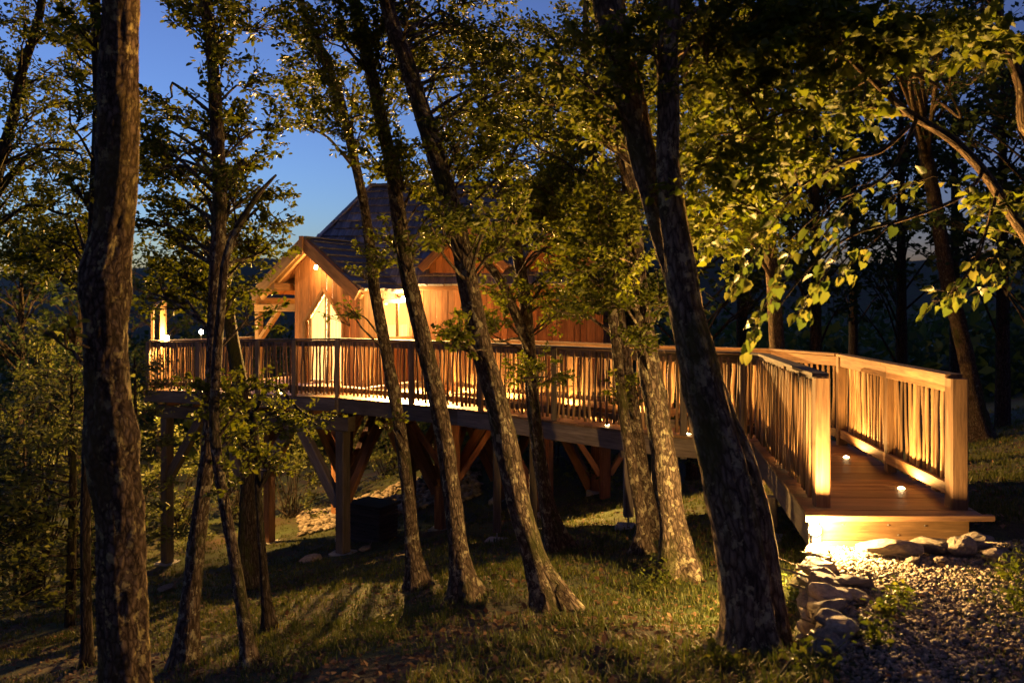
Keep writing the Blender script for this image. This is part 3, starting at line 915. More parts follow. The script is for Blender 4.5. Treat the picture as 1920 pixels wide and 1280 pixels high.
# floodlight under the corner of the deck
fl = empty("floodlight", (2.375, 6.24, -.2), "glaring floodlight fixed under the front corner of the ramp", "floodlight")
m = MB(); m.beam((2.40, 6.33, -.17), (2.40, 6.27, -.17), .07, .09); m.build("housing", M_DKSTEEL, fl)
bm = bmesh.new(); bmesh.ops.create_icosphere(bm, subdivisions=3, radius=.048)
for vv in bm.verts: vv.co = Vector((2.372, 6.235, -.105)) + Vector((vv.co.x, vv.co.y * .75, vv.co.z * .9))
lm = bpy.data.meshes.new("lens"); bm.to_mesh(lm); bm.free(); lm.materials.append(M_LENSB); obj("lens", lm, fl)
point(fl, (2.345, 6.12, -.065), P_BASE, WARM2, .03)
spot(fl, (2.30, 6.12, -.06), (-.12, -.55, .90), P_BASE_UP, WARM, .03, 112, .6)
# porch lamp under the gable and lamp at the window
pl = empty("porch_lamp", c3(.25, .16, 2.5), "small lamp under the porch gable above the cabin door", "lamp")
disc("lamp_glass", tuple(c3(.25, .10, 2.48)), .035, .07, M_LENS, pl, dome=.02)
m = MB(); m.beam(c3(.25, .10, 2.55), c3(.25, .10, 2.86), .02, .02); m.build("lamp_stem", M_DKSTEEL, pl)
point(pl, c3(.25, .02, 2.44), 40, WARM, .03)
wl = empty("wall_lamp", c3(1.45, 1.7, 1.9), "bright wall lamp beside the cabin window", "lamp")
m = MB(); m.beam(c3(1.36, 1.45, 1.90), c3(1.52, 1.45, 1.90), .03, .03); m.build("lamp_arm", M_DKSTEEL, wl)
disc("lamp_glass", tuple(c3(1.53, 1.45, 1.80)), .045, .09, M_LENSB, wl, dome=.02)
point(wl, c3(1.62, 1.45, 1.82), P_PORCH * 1.2, WARM2, .05)
spot(wl, c3(1.66, 1.45, 1.80), (.40, -1, -.06), P_FLOOD, WARM, .05, 128, .6)
rl = empty("room_lamp", c3(.6, 1.9, 1.9), "pendant lamp glowing inside the cabin window", "lamp")
disc("lamp_glass", tuple(c3(.6, 1.9, 1.73)), .09, .12, M_LENS, rl, dome=.03)
m = MB(); m.beam(c3(.6, 1.9, 1.86), c3(.6, 1.9, 2.05), .012, .012); m.build("lamp_cord", M_DKSTEEL, rl)
point(rl, c3(.55, 1.55, 1.55), 3600, (1.0, .74, .40), .06)

# terrace pergola posts and lanterns at the outer corner
per = empty("pergola", (-7.4, 18.4, -.16), "two slim pale pergola posts at the outer terrace corner", "pergola")
beam_obj("post", (-7.86, 17.95, -.16), (-7.86, 17.95, 1.78), .11, .11, M_PALE, per, up=(0, 1, 0))
beam_obj("post", (-8.35, 18.5, -.16), (-8.35, 18.5, 1.62), .06, .06, M_PALE, per, up=(0, 1, 0))
beam_obj("crossbar", (-7.84, 17.9, 1.81), (-8.37, 18.55, 1.68), .05, .06, M_PALE, per)
for (px, py, Y, lb, pw) in ((313, 634, 17.75, "small glowing lantern on the terrace handrail by the pergola posts", 330), (377, 622, 20.4, "glowing lantern set on an added pole beyond the terrace, behind the forked oak", 4600)):
    p = at(px, py, Y)
    ln = empty("lantern", p, lb, "lantern", "lanterns at the terrace end")
    disc("lamp_glass", (p.x, p.y, p.z - .05), .045, .09, M_LENSB, ln, dome=.02)
    disc("lamp_cap", (p.x, p.y, p.z + .06), .055, .02, M_DKSTEEL, ln, dome=.02)
    if Y > 18:
        m = MB(); m.beam((p.x, p.y, gzs(p.x, p.y) - .2), (p.x, p.y, p.z - .05), .03, .03, up=(0, 1, 0)); m.build("added_lamp_pole", M_DKSTEEL, ln)  # added pole; lantern set back here to light the bank behind the stilts
    else:
        m = MB(); m.beam((p.x, p.y, p.z - .14), (p.x, p.y, p.z - .05), .05, .05, up=(0, 1, 0)); m.build("lamp_foot", M_DKSTEEL, ln)
    point(ln, (p.x - .03, p.y - (.08 if Y < 20 else -.09), p.z + .0), pw, WARM, .04)

# slatted box under the terrace
bx = at(700, 1010, 16.3); gb = gzs(bx.x, bx.y)
sb = empty("slatted_box", (bx.x, bx.y, gb), "dark slatted wooden box standing on the ground under the terrace", "box")
for k in range(9):
    z = gb + .05 + k * .075
    for (a, c) in (((-.4, -.28), (.4, -.28)), ((-.4, -.28), (-.4, .28)), ((.4, -.28), (.4, .28))):
        pa = bx + cu * a[0] + cv * a[1]; pc = bx + cu * c[0] + cv * c[1]
        beam_obj("slat", (pa.x, pa.y, z), (pc.x, pc.y, z), .022, .058, M_DARKBOX, sb)
m = MB(); m.prism([(-.45, -.33), (.45, -.33), (.45, .33), (-.45, .33)], (bx.x, bx.y, gb + .72), cu, cv, UP, .04); m.build("lid", M_DARKBOX, sb)
m = MB(); m.prism([(-.37, -.25), (.37, -.25), (.37, .25), (-.37, .25)], (bx.x, bx.y, gb - .05), cu, cv, UP, .74); m.build("inner_body", M_DKSTEEL, sb)

# ------------------------------------------------------------------ stones
def rock_mesh(name, mat, seed, n=20, sub=True, flat=.6):
    rnd = random.Random(seed)
    bm = bmesh.new()
    for _ in range(n):
        v = Vector((rnd.gauss(0, 1), rnd.gauss(0, 1), rnd.gauss(0, 1))).normalized()
        v *= rnd.uniform(.8, 1.0)
        bm.verts.new((v.x, v.y * .85, v.z * flat))
    r = bmesh.ops.convex_hull(bm, input=bm.verts[:])
    bmesh.ops.delete(bm, geom=[g for g in r["geom_interior"] if isinstance(g, bmesh.types.BMVert)], context='VERTS')
    if sub:
        bmesh.ops.bevel(bm, geom=bm.edges[:], offset=.07, segments=1, affect='EDGES')
        bmesh.ops.triangulate(bm, faces=bm.faces[:])
        bmesh.ops.subdivide_edges(bm, edges=[e for e in bm.edges if e.calc_length() > .35], cuts=1)
        for v in bm.verts:
            k = mnoise.noise(v.co * 2.6 + Vector((seed * 3.1, 0, 0))) * .10 + mnoise.noise(v.co * 7 + Vector((0, seed, 0))) * .035
            v.co += v.co.normalized() * k
    bmesh.ops.recalc_face_normals(bm, faces=bm.faces[:])
    me = bpy.data.meshes.new(name); bm.to_mesh(me); bm.free()
    me.materials.append(mat)
    if sub: me.polygons.foreach_set("use_smooth", np.zeros(len(me.polygons), dtype=bool))
    return me
ROCKS = [rock_mesh("stone", M_STONE, 40 + k, 22) for k in range(9)]
def place_rock(name, parent, p, s, rz, tilt=0, k=None):
    me = ROCKS[k] if k is not None else random.choice(ROCKS)
    M = Matrix.Translation(p) @ Matrix.Rotation(rz, 4, 'Z') @ Matrix.Rotation(tilt, 4, 'X') @ Matrix.Diagonal((*s, 1))
    return obj(name, me, parent, M=M)
# dry stone edging along the left of the path
dsw = empty("dry_stone_wall", (2.15, 5.3, -.5), "low dry stone wall edging the left of the gravel path", "stone wall")
for row in range(4):
    s = random.uniform(0, .1)
    while s < 1.95:
        t = s / 1.95
        x = 2.25 - .60 * t + random.uniform(-.03, .03) + .035 * row; y = 6.16 - 1.88 * t
        gl = gzs(x - .22, y) - .03; top = -.25 + .05 * (6.2 - y)
        n_rows = 4
        z = gl + .05 + (max(top - gl, .12)) * row / 3.2
        if z < top + .09:
            w = random.uniform(.12, .22)
            place_rock("stone", dsw, Vector((x, y, z)), (w * .95, w * random.uniform(.62, .9), random.uniform(.085, .13)), random.uniform(-.6, .6) + 1.3, random.uniform(-.15, .15))
            s += w * 1.25
        else: s += .2
for (px, py, Y, a, c, h) in ((1545, 1215, 4.28, .16, .12, .12), (1590, 1115, 5.05, .17, .13, .08), (1600, 1090, 5.25, .17, .12, .07)):
    place_rock("stone", dsw, at(px, py, Y), (a, c, h), random.uniform(-.4, .4), random.uniform(-.1, .1))
BOULD = [(1672, 1018, 6.0, .23, .13, .085, "long flat pale rock lying before the ramp step"), (1745, 1013, 6.08, .17, .12, .085, "middle rock in the row at the foot of the ramp step"),
         (1800, 1020, 6.0, .12, .11, .10, "blocky angular rock in the row before the ramp step"), (1828, 1004, 6.2, .15, .11, .085, "largest raised rock at the end of the row by ramp corner"),
         (1866, 1038, 5.85, .085, .075, .07, "lone small angular rock right of the rock row"), (1762, 1040, 5.8, .055, .05, .04, "small round stone in front of the rock row"),
         (1712, 1040, 5.8, .06, .05, .035, "small flat stone in front of the long pale rock"), (1893, 1048, 5.75, .07, .06, .05, "small rock at grass edge at the frame side")]
for i, (px, py, Y, a, c, h, lb) in enumerate(BOULD):
    p = at(px, py, Y); a, c, h = a * 1.25, c * 1.15, h * 1.5; p.z = gzs(p.x, p.y) + h * .55
    o = place_rock("rock", None, p, (a, c, h), random.uniform(-.25, .25), random.uniform(-.15, .15), i % 9)
    tag(o, lb, "rock", "rocks at the foot of the ramp")
for (x, y, s, lb) in ((-3.55, 14.1, .28, "grey rock in the grass at the foot of the corner stilt"), (-5.9, 13.6, .22, "pale rock at the foot of the twin dark trunks"), (-2.75, 14.9, .2, "flat rock beside the slatted box")):
    o = place_rock("rock", None, Vector((x, y, gzs(x, y) + .05)), (s, s * .8, s * .5), 1.0); tag(o, lb, "rock")

def scatter_stones(name, pts, sizes, mat, protos=6, sub=False, n=9):
    """many small stones as one mesh"""
    ms = [rock_mesh("p", mat, 90 + k, n, sub) for k in range(protos)]
    Vs = []; Fs = []; b = 0
    data = []
    for me in ms:
        bm = bmesh.new(); bm.from_mesh(me); bmesh.ops.triangulate(bm, faces=bm.faces[:])
        data.append((np.array([v.co[:] for v in bm.verts]), np.array([[v.index for v in f.verts] for f in bm.faces]))); bm.free()
        bpy.data.meshes.remove(me)
    for p, s in zip(pts, sizes):
        v, f = data[int(RNG.integers(len(data)))]
        a = RNG.uniform(0, 6.28); ca, sa = math.cos(a), math.sin(a)
        w = v * s * RNG.uniform(.7, 1.3, 3)
        w = np.stack([w[:, 0] * ca - w[:, 1] * sa, w[:, 0] * sa + w[:, 1] * ca, w[:, 2]], -1) + p
        Vs.append(w); Fs.append(f + b); b += len(v)
    return mesh_np(name, np.concatenate(Vs), np.concatenate(Fs), mat)
# gravel on the path
cnt = 24000
Y = RNG.uniform(3.3, 6.5, cnt * 3); X = RNG.uniform(1.2, 5.6, cnt * 3)
pm = path_mask(X, Y); ok = (RNG.random(cnt * 3) < pm * .8) & (X / Y < .70) & ~((Y > 6.3) & (X > 2.3) & (X < 3.8))
X, Y = X[ok][:cnt], Y[ok][:cnt]
sz = RNG.uniform(.006, .017, len(X)) * (1 + (RNG.random(len(X)) > .93) * .9)
o = obj("gravel", scatter_stones("gravel", np.stack([X, Y, gz(X, Y) + sz * .35], -1), sz, M_GRAVEL))
tag(o, "pale crushed stone gravel on the path to the ramp", "gravel", kind="stuff")
# rubble bank behind the stilts
cnt = 1800
px = RNG.uniform(560, 900, cnt); Yr = RNG.uniform(19.5, 22.5, cnt)
X = (px - 960) / FPX * Yr
o = obj("rubble", scatter_stones("rubble", np.stack([X, Yr, gz(X, Yr) + .03], -1), RNG.uniform(.05, .15, cnt), M_STONE))
tag(o, "bank of pale broken stones behind the stilts", "rubble", kind="stuff")

# ------------------------------------------------------------------ foliage builders
def unit(v): return v / np.maximum(np.linalg.norm(v, axis=-1, keepdims=True), 1e-6)
def leaf_arrays(P, D, Nn, S, kind):
    """P leaf base, D direction, Nn approximate normal, S length"""
    D = unit(D); side = unit(np.cross(D, Nn)); Nn = np.cross(side, D)
    S = S[:, None]
    if kind == 'oak':      # slim obovate blade folded along the rib: 4 triangles
        prof = [(0, 0, 0), (.45, -.26, .07), (.80, -.22, .05), (1.0, 0, -.06), (.80, .22, .05), (.45, .26, .07)]
        tris = [(0, 1, 2), (0, 2, 3), (0, 3, 4), (0, 4, 5)]
    elif kind == 'linden':  # broad heart-shaped blade with a drawn-out tip
        prof = [(.06, 0, 0), (-.05, -.20, .04), (.22, -.38, .10), (.60, -.30, .05), (1.0, 0, -.16), (.60, .28, .05), (.22, .38, .12), (-.05, .20, .04)]
        tris = [(0, 1, 2), (0, 2, 3), (0, 3, 4), (0, 4, 5), (0, 5, 6), (0, 6, 7)]
    else:                   # far leaf: 2 triangles
        prof = [(0, 0, 0), (.5, -.34, .08), (1.0, 0, -.05), (.5, .34, .08)]
        tris = [(0, 1, 2), (0, 2, 3)]
    k = len(prof)
    V = np.stack([P + D * (a * S) + side * (b_ * S) + Nn * (c * S) for a, b_, c in prof], 1).reshape(-1, 3)
    F = (np.arange(len(P))[:, None, None] * k + np.array(tris)[None]).reshape(-1, 3)
    return V, F

def catmull(P, step):
    P = [np.asarray(p, float) for p in P]
    out = []
    n = len(P)
    for i in range(n - 1):
        p0 = P[max(i - 1, 0)]; p1 = P[i]; p2 = P[i + 1]; p3 = P[min(i + 2, n - 1)]
        L = np.linalg.norm(p2[:3] - p1[:3]); k = max(2, int(L / step))
        for j in range(k):
            t = j / k
            out.append(.5 * ((2 * p1) + (-p0 + p2) * t + (2 * p0 - 5 * p1 + 4 * p2 - p3) * t * t + (-p0 + 3 * p1 - 3 * p2 + p3) * t ** 3))
    out.append(P[-1])
    return np.array(out)

class Tubes:
    def __init__(s): s.V = []; s.F = []; s.G = []; s.n = 0
    def tube(s, C, R, seg=6, rough=0.0, seed=0.0, ridges=0, flare=0.0):
        C = np.asarray(C, float); R = np.asarray(R, float); n = len(C)
        T = np.gradient(C, axis=0); T = unit(T)
        ref = np.array([1., 0, 0]) if abs(T[0, 0]) < .9 else np.array([0, 1., 0])
        A = np.zeros_like(C); B_ = np.zeros_like(C)
        a = ref
        for i in range(n):
            a = a - T[i] * a.dot(T[i]); a /= np.linalg.norm(a); A[i] = a; B_[i] = np.cross(T[i], a)
        th = np.arange(seg) / seg * 2 * np.pi
        cs, sn = np.cos(th), np.sin(th)
        sl = np.concatenate([[0], np.cumsum(np.linalg.norm(np.diff(C, axis=0), axis=1))])
        rr = np.repeat(R[:, None], seg, 1)
        if rough > 0:
            for i in range(n):
                for j in range(seg):
                    v = Vector((cs[j] * 2.2, sn[j] * 2.2, sl[i] * 2.1 + seed))
                    k = mnoise.noise(v) * .55 + mnoise.noise(v * 3.1) * .25
                    if ridges:
                        w = Vector((cs[j] * R[i] * ridges, sn[j] * R[i] * ridges, sl[i] * ridges * .22 + seed * 2))
                        k += (abs(mnoise.noise(w)) - .25) * .55 + mnoise.noise(w * 2.3) * .18
                    rr[i, j] *= 1 + rough * k
        if flare > 0:
            hgt = np.maximum(sl[-1] - .25 - sl, 0); f = np.exp(-hgt / (.10 + R[-1] * .5))
            rr = rr * (1 + flare * f[:, None] * (.5 + .5 * np.cos(th[None, :] * 4 + seed) + .25 * np.cos(th[None, :] * 7 + seed * 2)))
        V = C[:, None, :] + A[:, None, :] * (cs[None, :, None] * rr[:, :, None]) + B_[:, None, :] * (sn[None, :, None] * rr[:, :, None])
        Gr = np.stack([cs[None, :] * R[:, None] + seed, sn[None, :] * R[:, None], np.repeat(sl[:, None], seg, 1) + seed * 3], -1)
        idx = np.arange(n * seg).reshape(n, seg) + s.n
        nx = np.roll(idx, -1, 1)
        F = np.stack([idx[:-1], nx[:-1], nx[1:], idx[1:]], -1).reshape(-1, 4)
        s.V.append(V.reshape(-1, 3)); s.G.append(Gr.reshape(-1, 3)); s.F.append(F); s.n += n * seg
    def mesh(s, name, mat):
        return mesh_np(name, np.concatenate(s.V), np.concatenate(s.F), mat, np.concatenate(s.G), smooth=True)

# parts of the picture where open sky shows; no twigs are aimed there
GAPS = [(545, 525, 75, 60), (640, 420, 70, 70), (315, 60, 42, 75), (330, 130, 60, 60), (600, 320, 75, 85), (520, 90, 45, 35), (630, 380, 55, 60), (985, 15, 50, 45), (590, 215, 30, 30)]
def in_gap(p):
    if p[1] < 1: return False
    x = 960 + FPX * p[0] / p[1]; y = HOR + FPX * (EYE - p[2]) / p[1]
    return any(((x - a) / c) ** 2 + ((y - b_) / d) ** 2 < 1 for a, b_, c, d in GAPS)

class LeafBag:
    def __init__(s): s.P = []; s.D = []; s.N = []; s.S = []
    def add(s, P, D, Nn, S): s.P.append(P); s.D.append(D); s.N.append(Nn); s.S.append(S)
    def count(s): return sum(len(p) for p in s.P)
    def mesh(s, name, mat, kind):
        P, D, Nn, S = map(np.concatenate, (s.P, s.D, s.N, s.S))
        V, F = leaf_arrays(P, D, Nn, S, kind)
        return mesh_np(name, V, F, mat)

def spray(tubes, bag, a, c, r, nleaf, size, droop=0.0, flat=.45, ntw=7, thick=.006):
    """a clump of twigs round c reached from a; leaves along the twigs"""
    base = np.asarray(c) * .72 + np.asarray(a) * .28
    for k in range(ntw):
        d = RNG.normal(0, 1, 3); d[2] = d[2] * flat + .12; d = d / np.linalg.norm(d)
        out = (np.asarray(c) - np.asarray(a)); L = np.linalg.norm(out); out = out / max(L, 1e-6)
        d = d + out * .35; d /= np.linalg.norm(d)
        L = r * RNG.uniform(.65, 1.15)
        e = np.asarray(c) + d * L + np.array([0, 0, -droop * L])
        mid = (base + e) / 2 + RNG.normal(0, .09 * r, 3) + np.array([0, 0, .1 * r])
        t = np.linspace(0, 1, 5)[:, None]
        C = base * (1 - t) ** 2 + mid * 2 * t * (1 - t) + e * t ** 2
        tubes.tube(C, np.linspace(thick, thick * .3, 5), 4)
        n = max(1, int(nleaf / ntw * RNG.uniform(.6, 1.4)))
        tt = RNG.beta(2.6, 1.3, n)[:, None]
        P = base * (1 - tt) ** 2 + mid * 2 * tt * (1 - tt) + e * tt ** 2
        P = P + RNG.normal(0, .085 * r, (n, 3)) * np.array([1, 1, .7])
        D = RNG.normal(0, 1, (n, 3)) * np.array([1, 1, .6]) + d * .8 + np.array([0, 0, -.15 - droop * .6])
        Nn = RNG.normal(0, .65 if droop < .2 else .36, (n, 3)) + np.array([0, 0, .8])
        S = size * RNG.uniform(.6, 1.25, n)
        bag.add(P, D, Nn, S)

def tree(name, label, cat, stems, crown, leaf='oak', bark=M_BARK, leafm=M_OAK, seg=14, rough=.16, ridges=0, ext=3.0, group=None, leafsize=.056, droop=0.0, step=.09, extra=None):
    """stems: list of (path, Y) ; path = [(px,py,width_px)...] from top to base; Y None: the base meets the ground there.
       crown: list of (px,py,Y,rx,ry,count,radius,leaves)"""
    trunks = []
    root = None
    allpts = []
    for si, st in enumerate(stems):
        path, Y, lean = st
        bx_, by_, bw = path[-1]
        if Y is None:
            Y = ground_hit(bx_, by_).y
        n = len(path)
        pts = []
        for i, (x, y, w) in enumerate(path):
            f = 1 - i / (n - 1)
            yy = Y + lean * f
            p = at(x, y, yy)
            pts.append(np.array([p.x, p.y, p.z, w * yy / FPX / 2]))
        if ext > 0 and path[0][1] < 60:
            d = pts[0][:3] - pts[1][:3]; d /= np.linalg.norm(d)
            d = d * .6 + np.array([0, 0, .55])
            pts.insert(0, np.array([*(pts[0][:3] + d * ext * .5), pts[0][3] * .7]))
            pts.insert(0, np.array([*(pts[0][:3] + d * ext * .5 + RNG.normal(0, .1, 3)), pts[0][3] * .35]))
        b_ = pts[-1].copy(); g = gzs(b_[0], b_[1])
        if b_[2] > g + .1:
            pts.append(np.array([b_[0], b_[1], g + .02, b_[3] * 1.12])); b_ = pts[-1].copy()
        # root flare
        pts[-1][3] *= 1.25
        pts.append(np.array([b_[0], b_[1], g - .25, b_[3] * 1.75]))
        C = catmull(pts, step)
        if root is None:
            root = empty(name, (b_[0], b_[1], g), label, cat, group)
        tb = Tubes(); tb.tube(C[:, :3], np.maximum(C[:, 3], .006), seg, rough * 1.2, seed=random.uniform(0, 40), ridges=ridges, flare=.75 if len(stems) == 1 or bark is not M_BARK_LIT or path[-1][2] < 50 else .3)
        obj("trunk", tb.mesh("trunk", bark), root)
        allpts.append(C)
    A = np.concatenate(allpts)
    tubes = Tubes(); bag = LeafBag()
    for (px, py, Y, rx, ry, cnt, rad, nl) in crown:
        for k in range(cnt):
            for _ in range(12):
                th = RNG.uniform(0, 6.28); q = math.sqrt(RNG.random())
                yy = Y + RNG.normal(0, .07) * Y
                c = np.array(at(px + rx * q * math.cos(th), py + ry * q * math.sin(th), yy))
                if not in_gap(c): break
            else: continue
            if c[2] < gzs(c[0], c[1]) + .15: continue
            # attach below and near
            d = np.linalg.norm(A[:, :3] - c, axis=1) + np.maximum(0, A[:, 2] - c[2] + .35) * 2.2
            j = int(np.argmin(d)); a = A[j, :3]; L = np.linalg.norm(c - a)
            r0 = min(A[j, 3] * .4, .008 + .008 * L)
            mid = (a + c) / 2 + np.array([0, 0, .10 * L]) + np.clip(RNG.normal(0, .06 * L, 3), -.15, .15)
            m2 = (mid + c) / 2 + RNG.normal(0, .05 * L, 3)
            Cc = catmull([np.append(a, r0), np.append(mid, r0 * .7), np.append(m2, r0 * .5), np.append(c, .006)], .12)
            tubes = Tubes(); tubes.tube(Cc[:, :3], np.maximum(Cc[:, 3], .003), 5, .1, seed=k)
            spray(tubes, bag, a, c, rad, int(nl * (2.3 if leaf == 'oak' else 1.6)), leafsize, droop=droop)
            obj("branch", tubes.mesh("branch", bark), root)
    if extra:  # crown added above the view to block overhead sky light
        up_bag = LeafBag()
        for (x0, x1, y0, y1, z0, z1, cnt) in extra:
            for k in range(cnt):
                c = np.array([RNG.uniform(x0, x1), RNG.uniform(y0, y1), RNG.uniform(z0, z1)])
                a = A[int(np.argmax(A[:, 2])), :3]; L = np.linalg.norm(c - a)
                mid = (a + c) / 2 + np.array([0, 0, .15 * L]) + RNG.normal(0, .06 * L, 3)
                Cc = catmull([np.append(a, .035), np.append(mid, .022), np.append(c, .006)], .4)
                tubes = Tubes(); tubes.tube(Cc[:, :3], Cc[:, 3], 5)
                spray(tubes, up_bag, a, c, .95, 150, .17, flat=.4, ntw=5)
                obj("branch", tubes.mesh("branch", bark), root)
        obj("sky_shade_crown", up_bag.mesh("sky_shade_crown", leafm, 'far'), root)
    if bag.P: obj("crown", bag.mesh("crown", leafm, leaf), root)
    return root
# ------------------------------------------------------------------ trees
# big lichen-covered oak nearest the camera
tree("oak_tree", "thick lichen-spotted oak trunk with burls, closest to the camera at frame side", "tree",
     [([(226, -10, 64), (222, 120, 69), (222, 250, 72), (218, 350, 72), (212, 430, 72), (199, 500, 84), (196, 545, 88), (198, 600, 76), (200, 700, 76), (205, 780, 83), (209, 815, 95), (212, 870, 86), (224, 960, 83), (228, 1100, 86), (236, 1270, 88)], 4.3, .1)],
     [(150, 30, 4.7, 40, 60, 2, .20, 60), (120, 620, 4.5, 25, 60, 2, .10, 14), (250, -420, 5.0, 420, 200, 10, .6, 260), (150, 340, 4.6, 30, 30, 1, .12, 30)],
     bark=M_BARK_BIG, seg=56, rough=.2, ridges=26, step=.035, ext=3.5, extra=[(-6, 1, 0, 4.5, 5.4, 8.5, 6)])
tree("oak_tree", "thin dark oak trunk half hidden behind the thick lichen-spotted trunk", "tree",
     [([(178, -10, 18), (182, 100, 18), (184, 220, 19), (176, 420, 20), (168, 700, 18), (160, 1000, 18), (165, 1270, 18)], 7.4, -.2)],
     [(150, 120, 7.6, 70, 80, 5, .40, 110), (120, 440, 8, 90, 70, 8, .45, 130), (60, 480, 8, 70, 40, 3, .45, 130), (160, -200, 8, 250, 120, 5, .6, 160)], bark=M_BARK_DK)
tree("oak_tree", "slender dark oak leaning across the corner of the sky at the frame side", "tree",
     [([(80, -10, 14), (62, 70, 15), (42, 130, 17), (22, 230, 19), (2, 300, 21), (-40, 480, 24), (-60, 800, 28), (-60, 1150, 30)], 9.2, .2)],
     [(50, 70, 9.3, 90, 70, 6, .5, 110), (110, 190, 9.3, 100, 70, 7, .45, 120), (70, 310, 9.3, 110, 70, 9, .5, 150), (110, 20, 9, 60, 40, 2, .4, 60), (40, 420, 9.5, 90, 70, 7, .5, 150), (0, -150, 9.5, 200, 100, 5, .6, 150)], bark=M_BARK_DK)
tree("oak_tree", "forked oak rising before the terrace posts, sparse crown against open sky", "tree",
     [([(384, -10, 20), (394, 70, 21), (402, 160, 23), (408, 260, 25), (412, 350, 26), (410, 440, 27), (405, 540, 28), (402, 640, 28), (398, 740, 27), (392, 840, 28), (376, 960, 30), (362, 1080, 32), (347, 1245, 36)], None, .5),
      ([(518, 328, 4), (492, 356, 9), (455, 410, 13), (425, 480, 15), (414, 580, 16), (405, 700, 18), (402, 800, 19), (410, 880, 20), (424, 960, 20), (443, 1070, 22), (460, 1180, 24), (476, 1285, 26)], 6.1, .7)],
     [(455, 30, 7.3, 110, 50, 7, .38, 110), (440, 150, 7.4, 70, 50, 4, .34, 90), (330, 250, 7.6, 70, 60, 7, .36, 110), (480, 260, 7.4, 70, 50, 5, .36, 100), (320, 340, 7.8, 65, 60, 7, .36, 120), (470, 350, 7.6, 90, 60, 7, .36, 110),
      (345, 430, 7.8, 80, 60, 8, .38, 130), (490, 450, 7.8, 70, 50, 5, .34, 100), (340, 530, 7.8, 70, 50, 6, .36, 130), (450, 560, 7.6, 60, 40, 3, .30, 80), (420, 720, 6.8, 70, 60, 5, .28, 70), (430, 860, 6.6, 60, 70, 4, .26, 60), (330, 20, 7.4, 50, 30, 2, .3, 50), (480, -180, 7.5, 200, 100, 6, .5, 160)], seg=16, rough=.2, ridges=16, extra=[(-8, -3, 4.5, 10, 6.0, 9.0, 8)])
tree("oak_tree", "dark straight oak trunk standing against the terrace stilts", "tree",
     [([(428, 540, 16), (432, 610, 22), (444, 680, 26), (458, 760, 30), (470, 860, 32), (464, 980, 33), (467, 1105, 38)], None, .3)],
     [(510, 785, 10.2, 80, 30, 4, .32, 90), (560, 795, 10.2, 60, 20, 2, .28, 70), (480, 840, 10.2, 50, 50, 2, .3, 70), (440, 500, 10.5, 60, 50, 4, .4, 120)], bark=M_BARK_DK)
tree("oak_tree", "thin dark sapling stem in front of the stilt braces", "tree",
     [([(478, 770, 8), (482, 860, 11), (487, 960, 13), (494, 1060, 15), (504, 1178, 18)], None, .1)],
     [(470, 800, 7.9, 40, 30, 2, .25, 50), (505, 870, 7.9, 30, 30, 2, .22, 40)], bark=M_BARK_DK)
tree("oak_tree", "slim oak crossing the lit cabin window, leaning towards the terrace", "tree",
     [([(560, -10, 14), (600, 90, 15), (636, 180, 16), (662, 290, 17), (680, 370, 18), (692, 450, 20), (702, 540, 21), (719, 630, 22), (736, 720, 23), (752, 820, 24), (765, 920, 25), (773, 1020, 27), (782, 1103, 32)], None, .6)],
     [(570, 60, 9, 60, 50, 5, .42, 120), (610, 150, 9, 60, 50, 6, .42, 120), (570, 190, 9, 60, 40, 5, .4, 110), (680, 240, 9, 40, 40, 3, .34, 90), (660, 410, 8.9, 40, 60, 3, .26, 50), (690, 480, 8.8, 40, 30, 3, .24, 46), (650, 600, 8.6, 30, 30, 2, .16, 20), (740, 790, 8.5, 30, 20, 2, .12, 14), (600, -150, 9, 150, 80, 5, .5, 150)], seg=14, rough=.17, ridges=20)
tree("oak_tree", "leaning oak just right of the cabin window, pale lichen patches up its bark", "tree",
     [([(662, -10, 22), (690, 110, 23), (714, 220, 25), (735, 320, 26), (749, 420, 28), (766, 520, 30), (790, 620, 31), (813, 720, 32), (833, 820, 33), (850, 950, 34), (861, 1040, 36), (873, 1122, 44)], None, .5)],
     [(640, 30, 7.9, 80, 40, 6, .4, 130), (740, 60, 7.9, 60, 50, 5, .4, 130), (760, 170, 8, 60, 60, 6, .4, 120), (690, 300, 8, 50, 40, 3, .34, 90), (780, 300, 8, 50, 50, 4, .36, 100), (760, 440, 7.8, 60, 40, 4, .26, 60), (800, 380, 7.9, 50, 40, 3, .3, 70), (720, -150, 8, 200, 80, 6, .5, 170)], seg=18, rough=.2, ridges=22)
tree("oak_tree", "long curved oak leaning over the walkway middle, its foot bent to camera", "tree",
     [([(722, -10, 27), (760, 110, 30), (795, 220, 33), (826, 320, 35), (850, 400, 36), (868, 480, 37), (885, 570, 39), (905, 660, 41), (928, 740, 43), (950, 840, 44), (974, 950, 44), (1004, 1050, 46), (1040, 1138, 58)], None, .5)],
     [(850, 50, 8.2, 100, 70, 12, .42, 130), (890, 170, 8.2, 90, 70, 12, .42, 130), (850, 260, 7, 60, 50, 5, .34, 110), (910, 330, 7.2, 50, 50, 5, .34, 110), (870, 620, 6.9, 30, 30, 3, .16, 50), (830, 440, 6.8, 40, 40, 3, .26, 70), (930, 440, 7, 50, 50, 5, .3, 100), (880, -150, 7, 200, 80, 6, .5, 170)], seg=22, rough=.2, ridges=24, step=.06, extra=[(-4, 2, 5, 10, 6.0, 9.0, 8)])
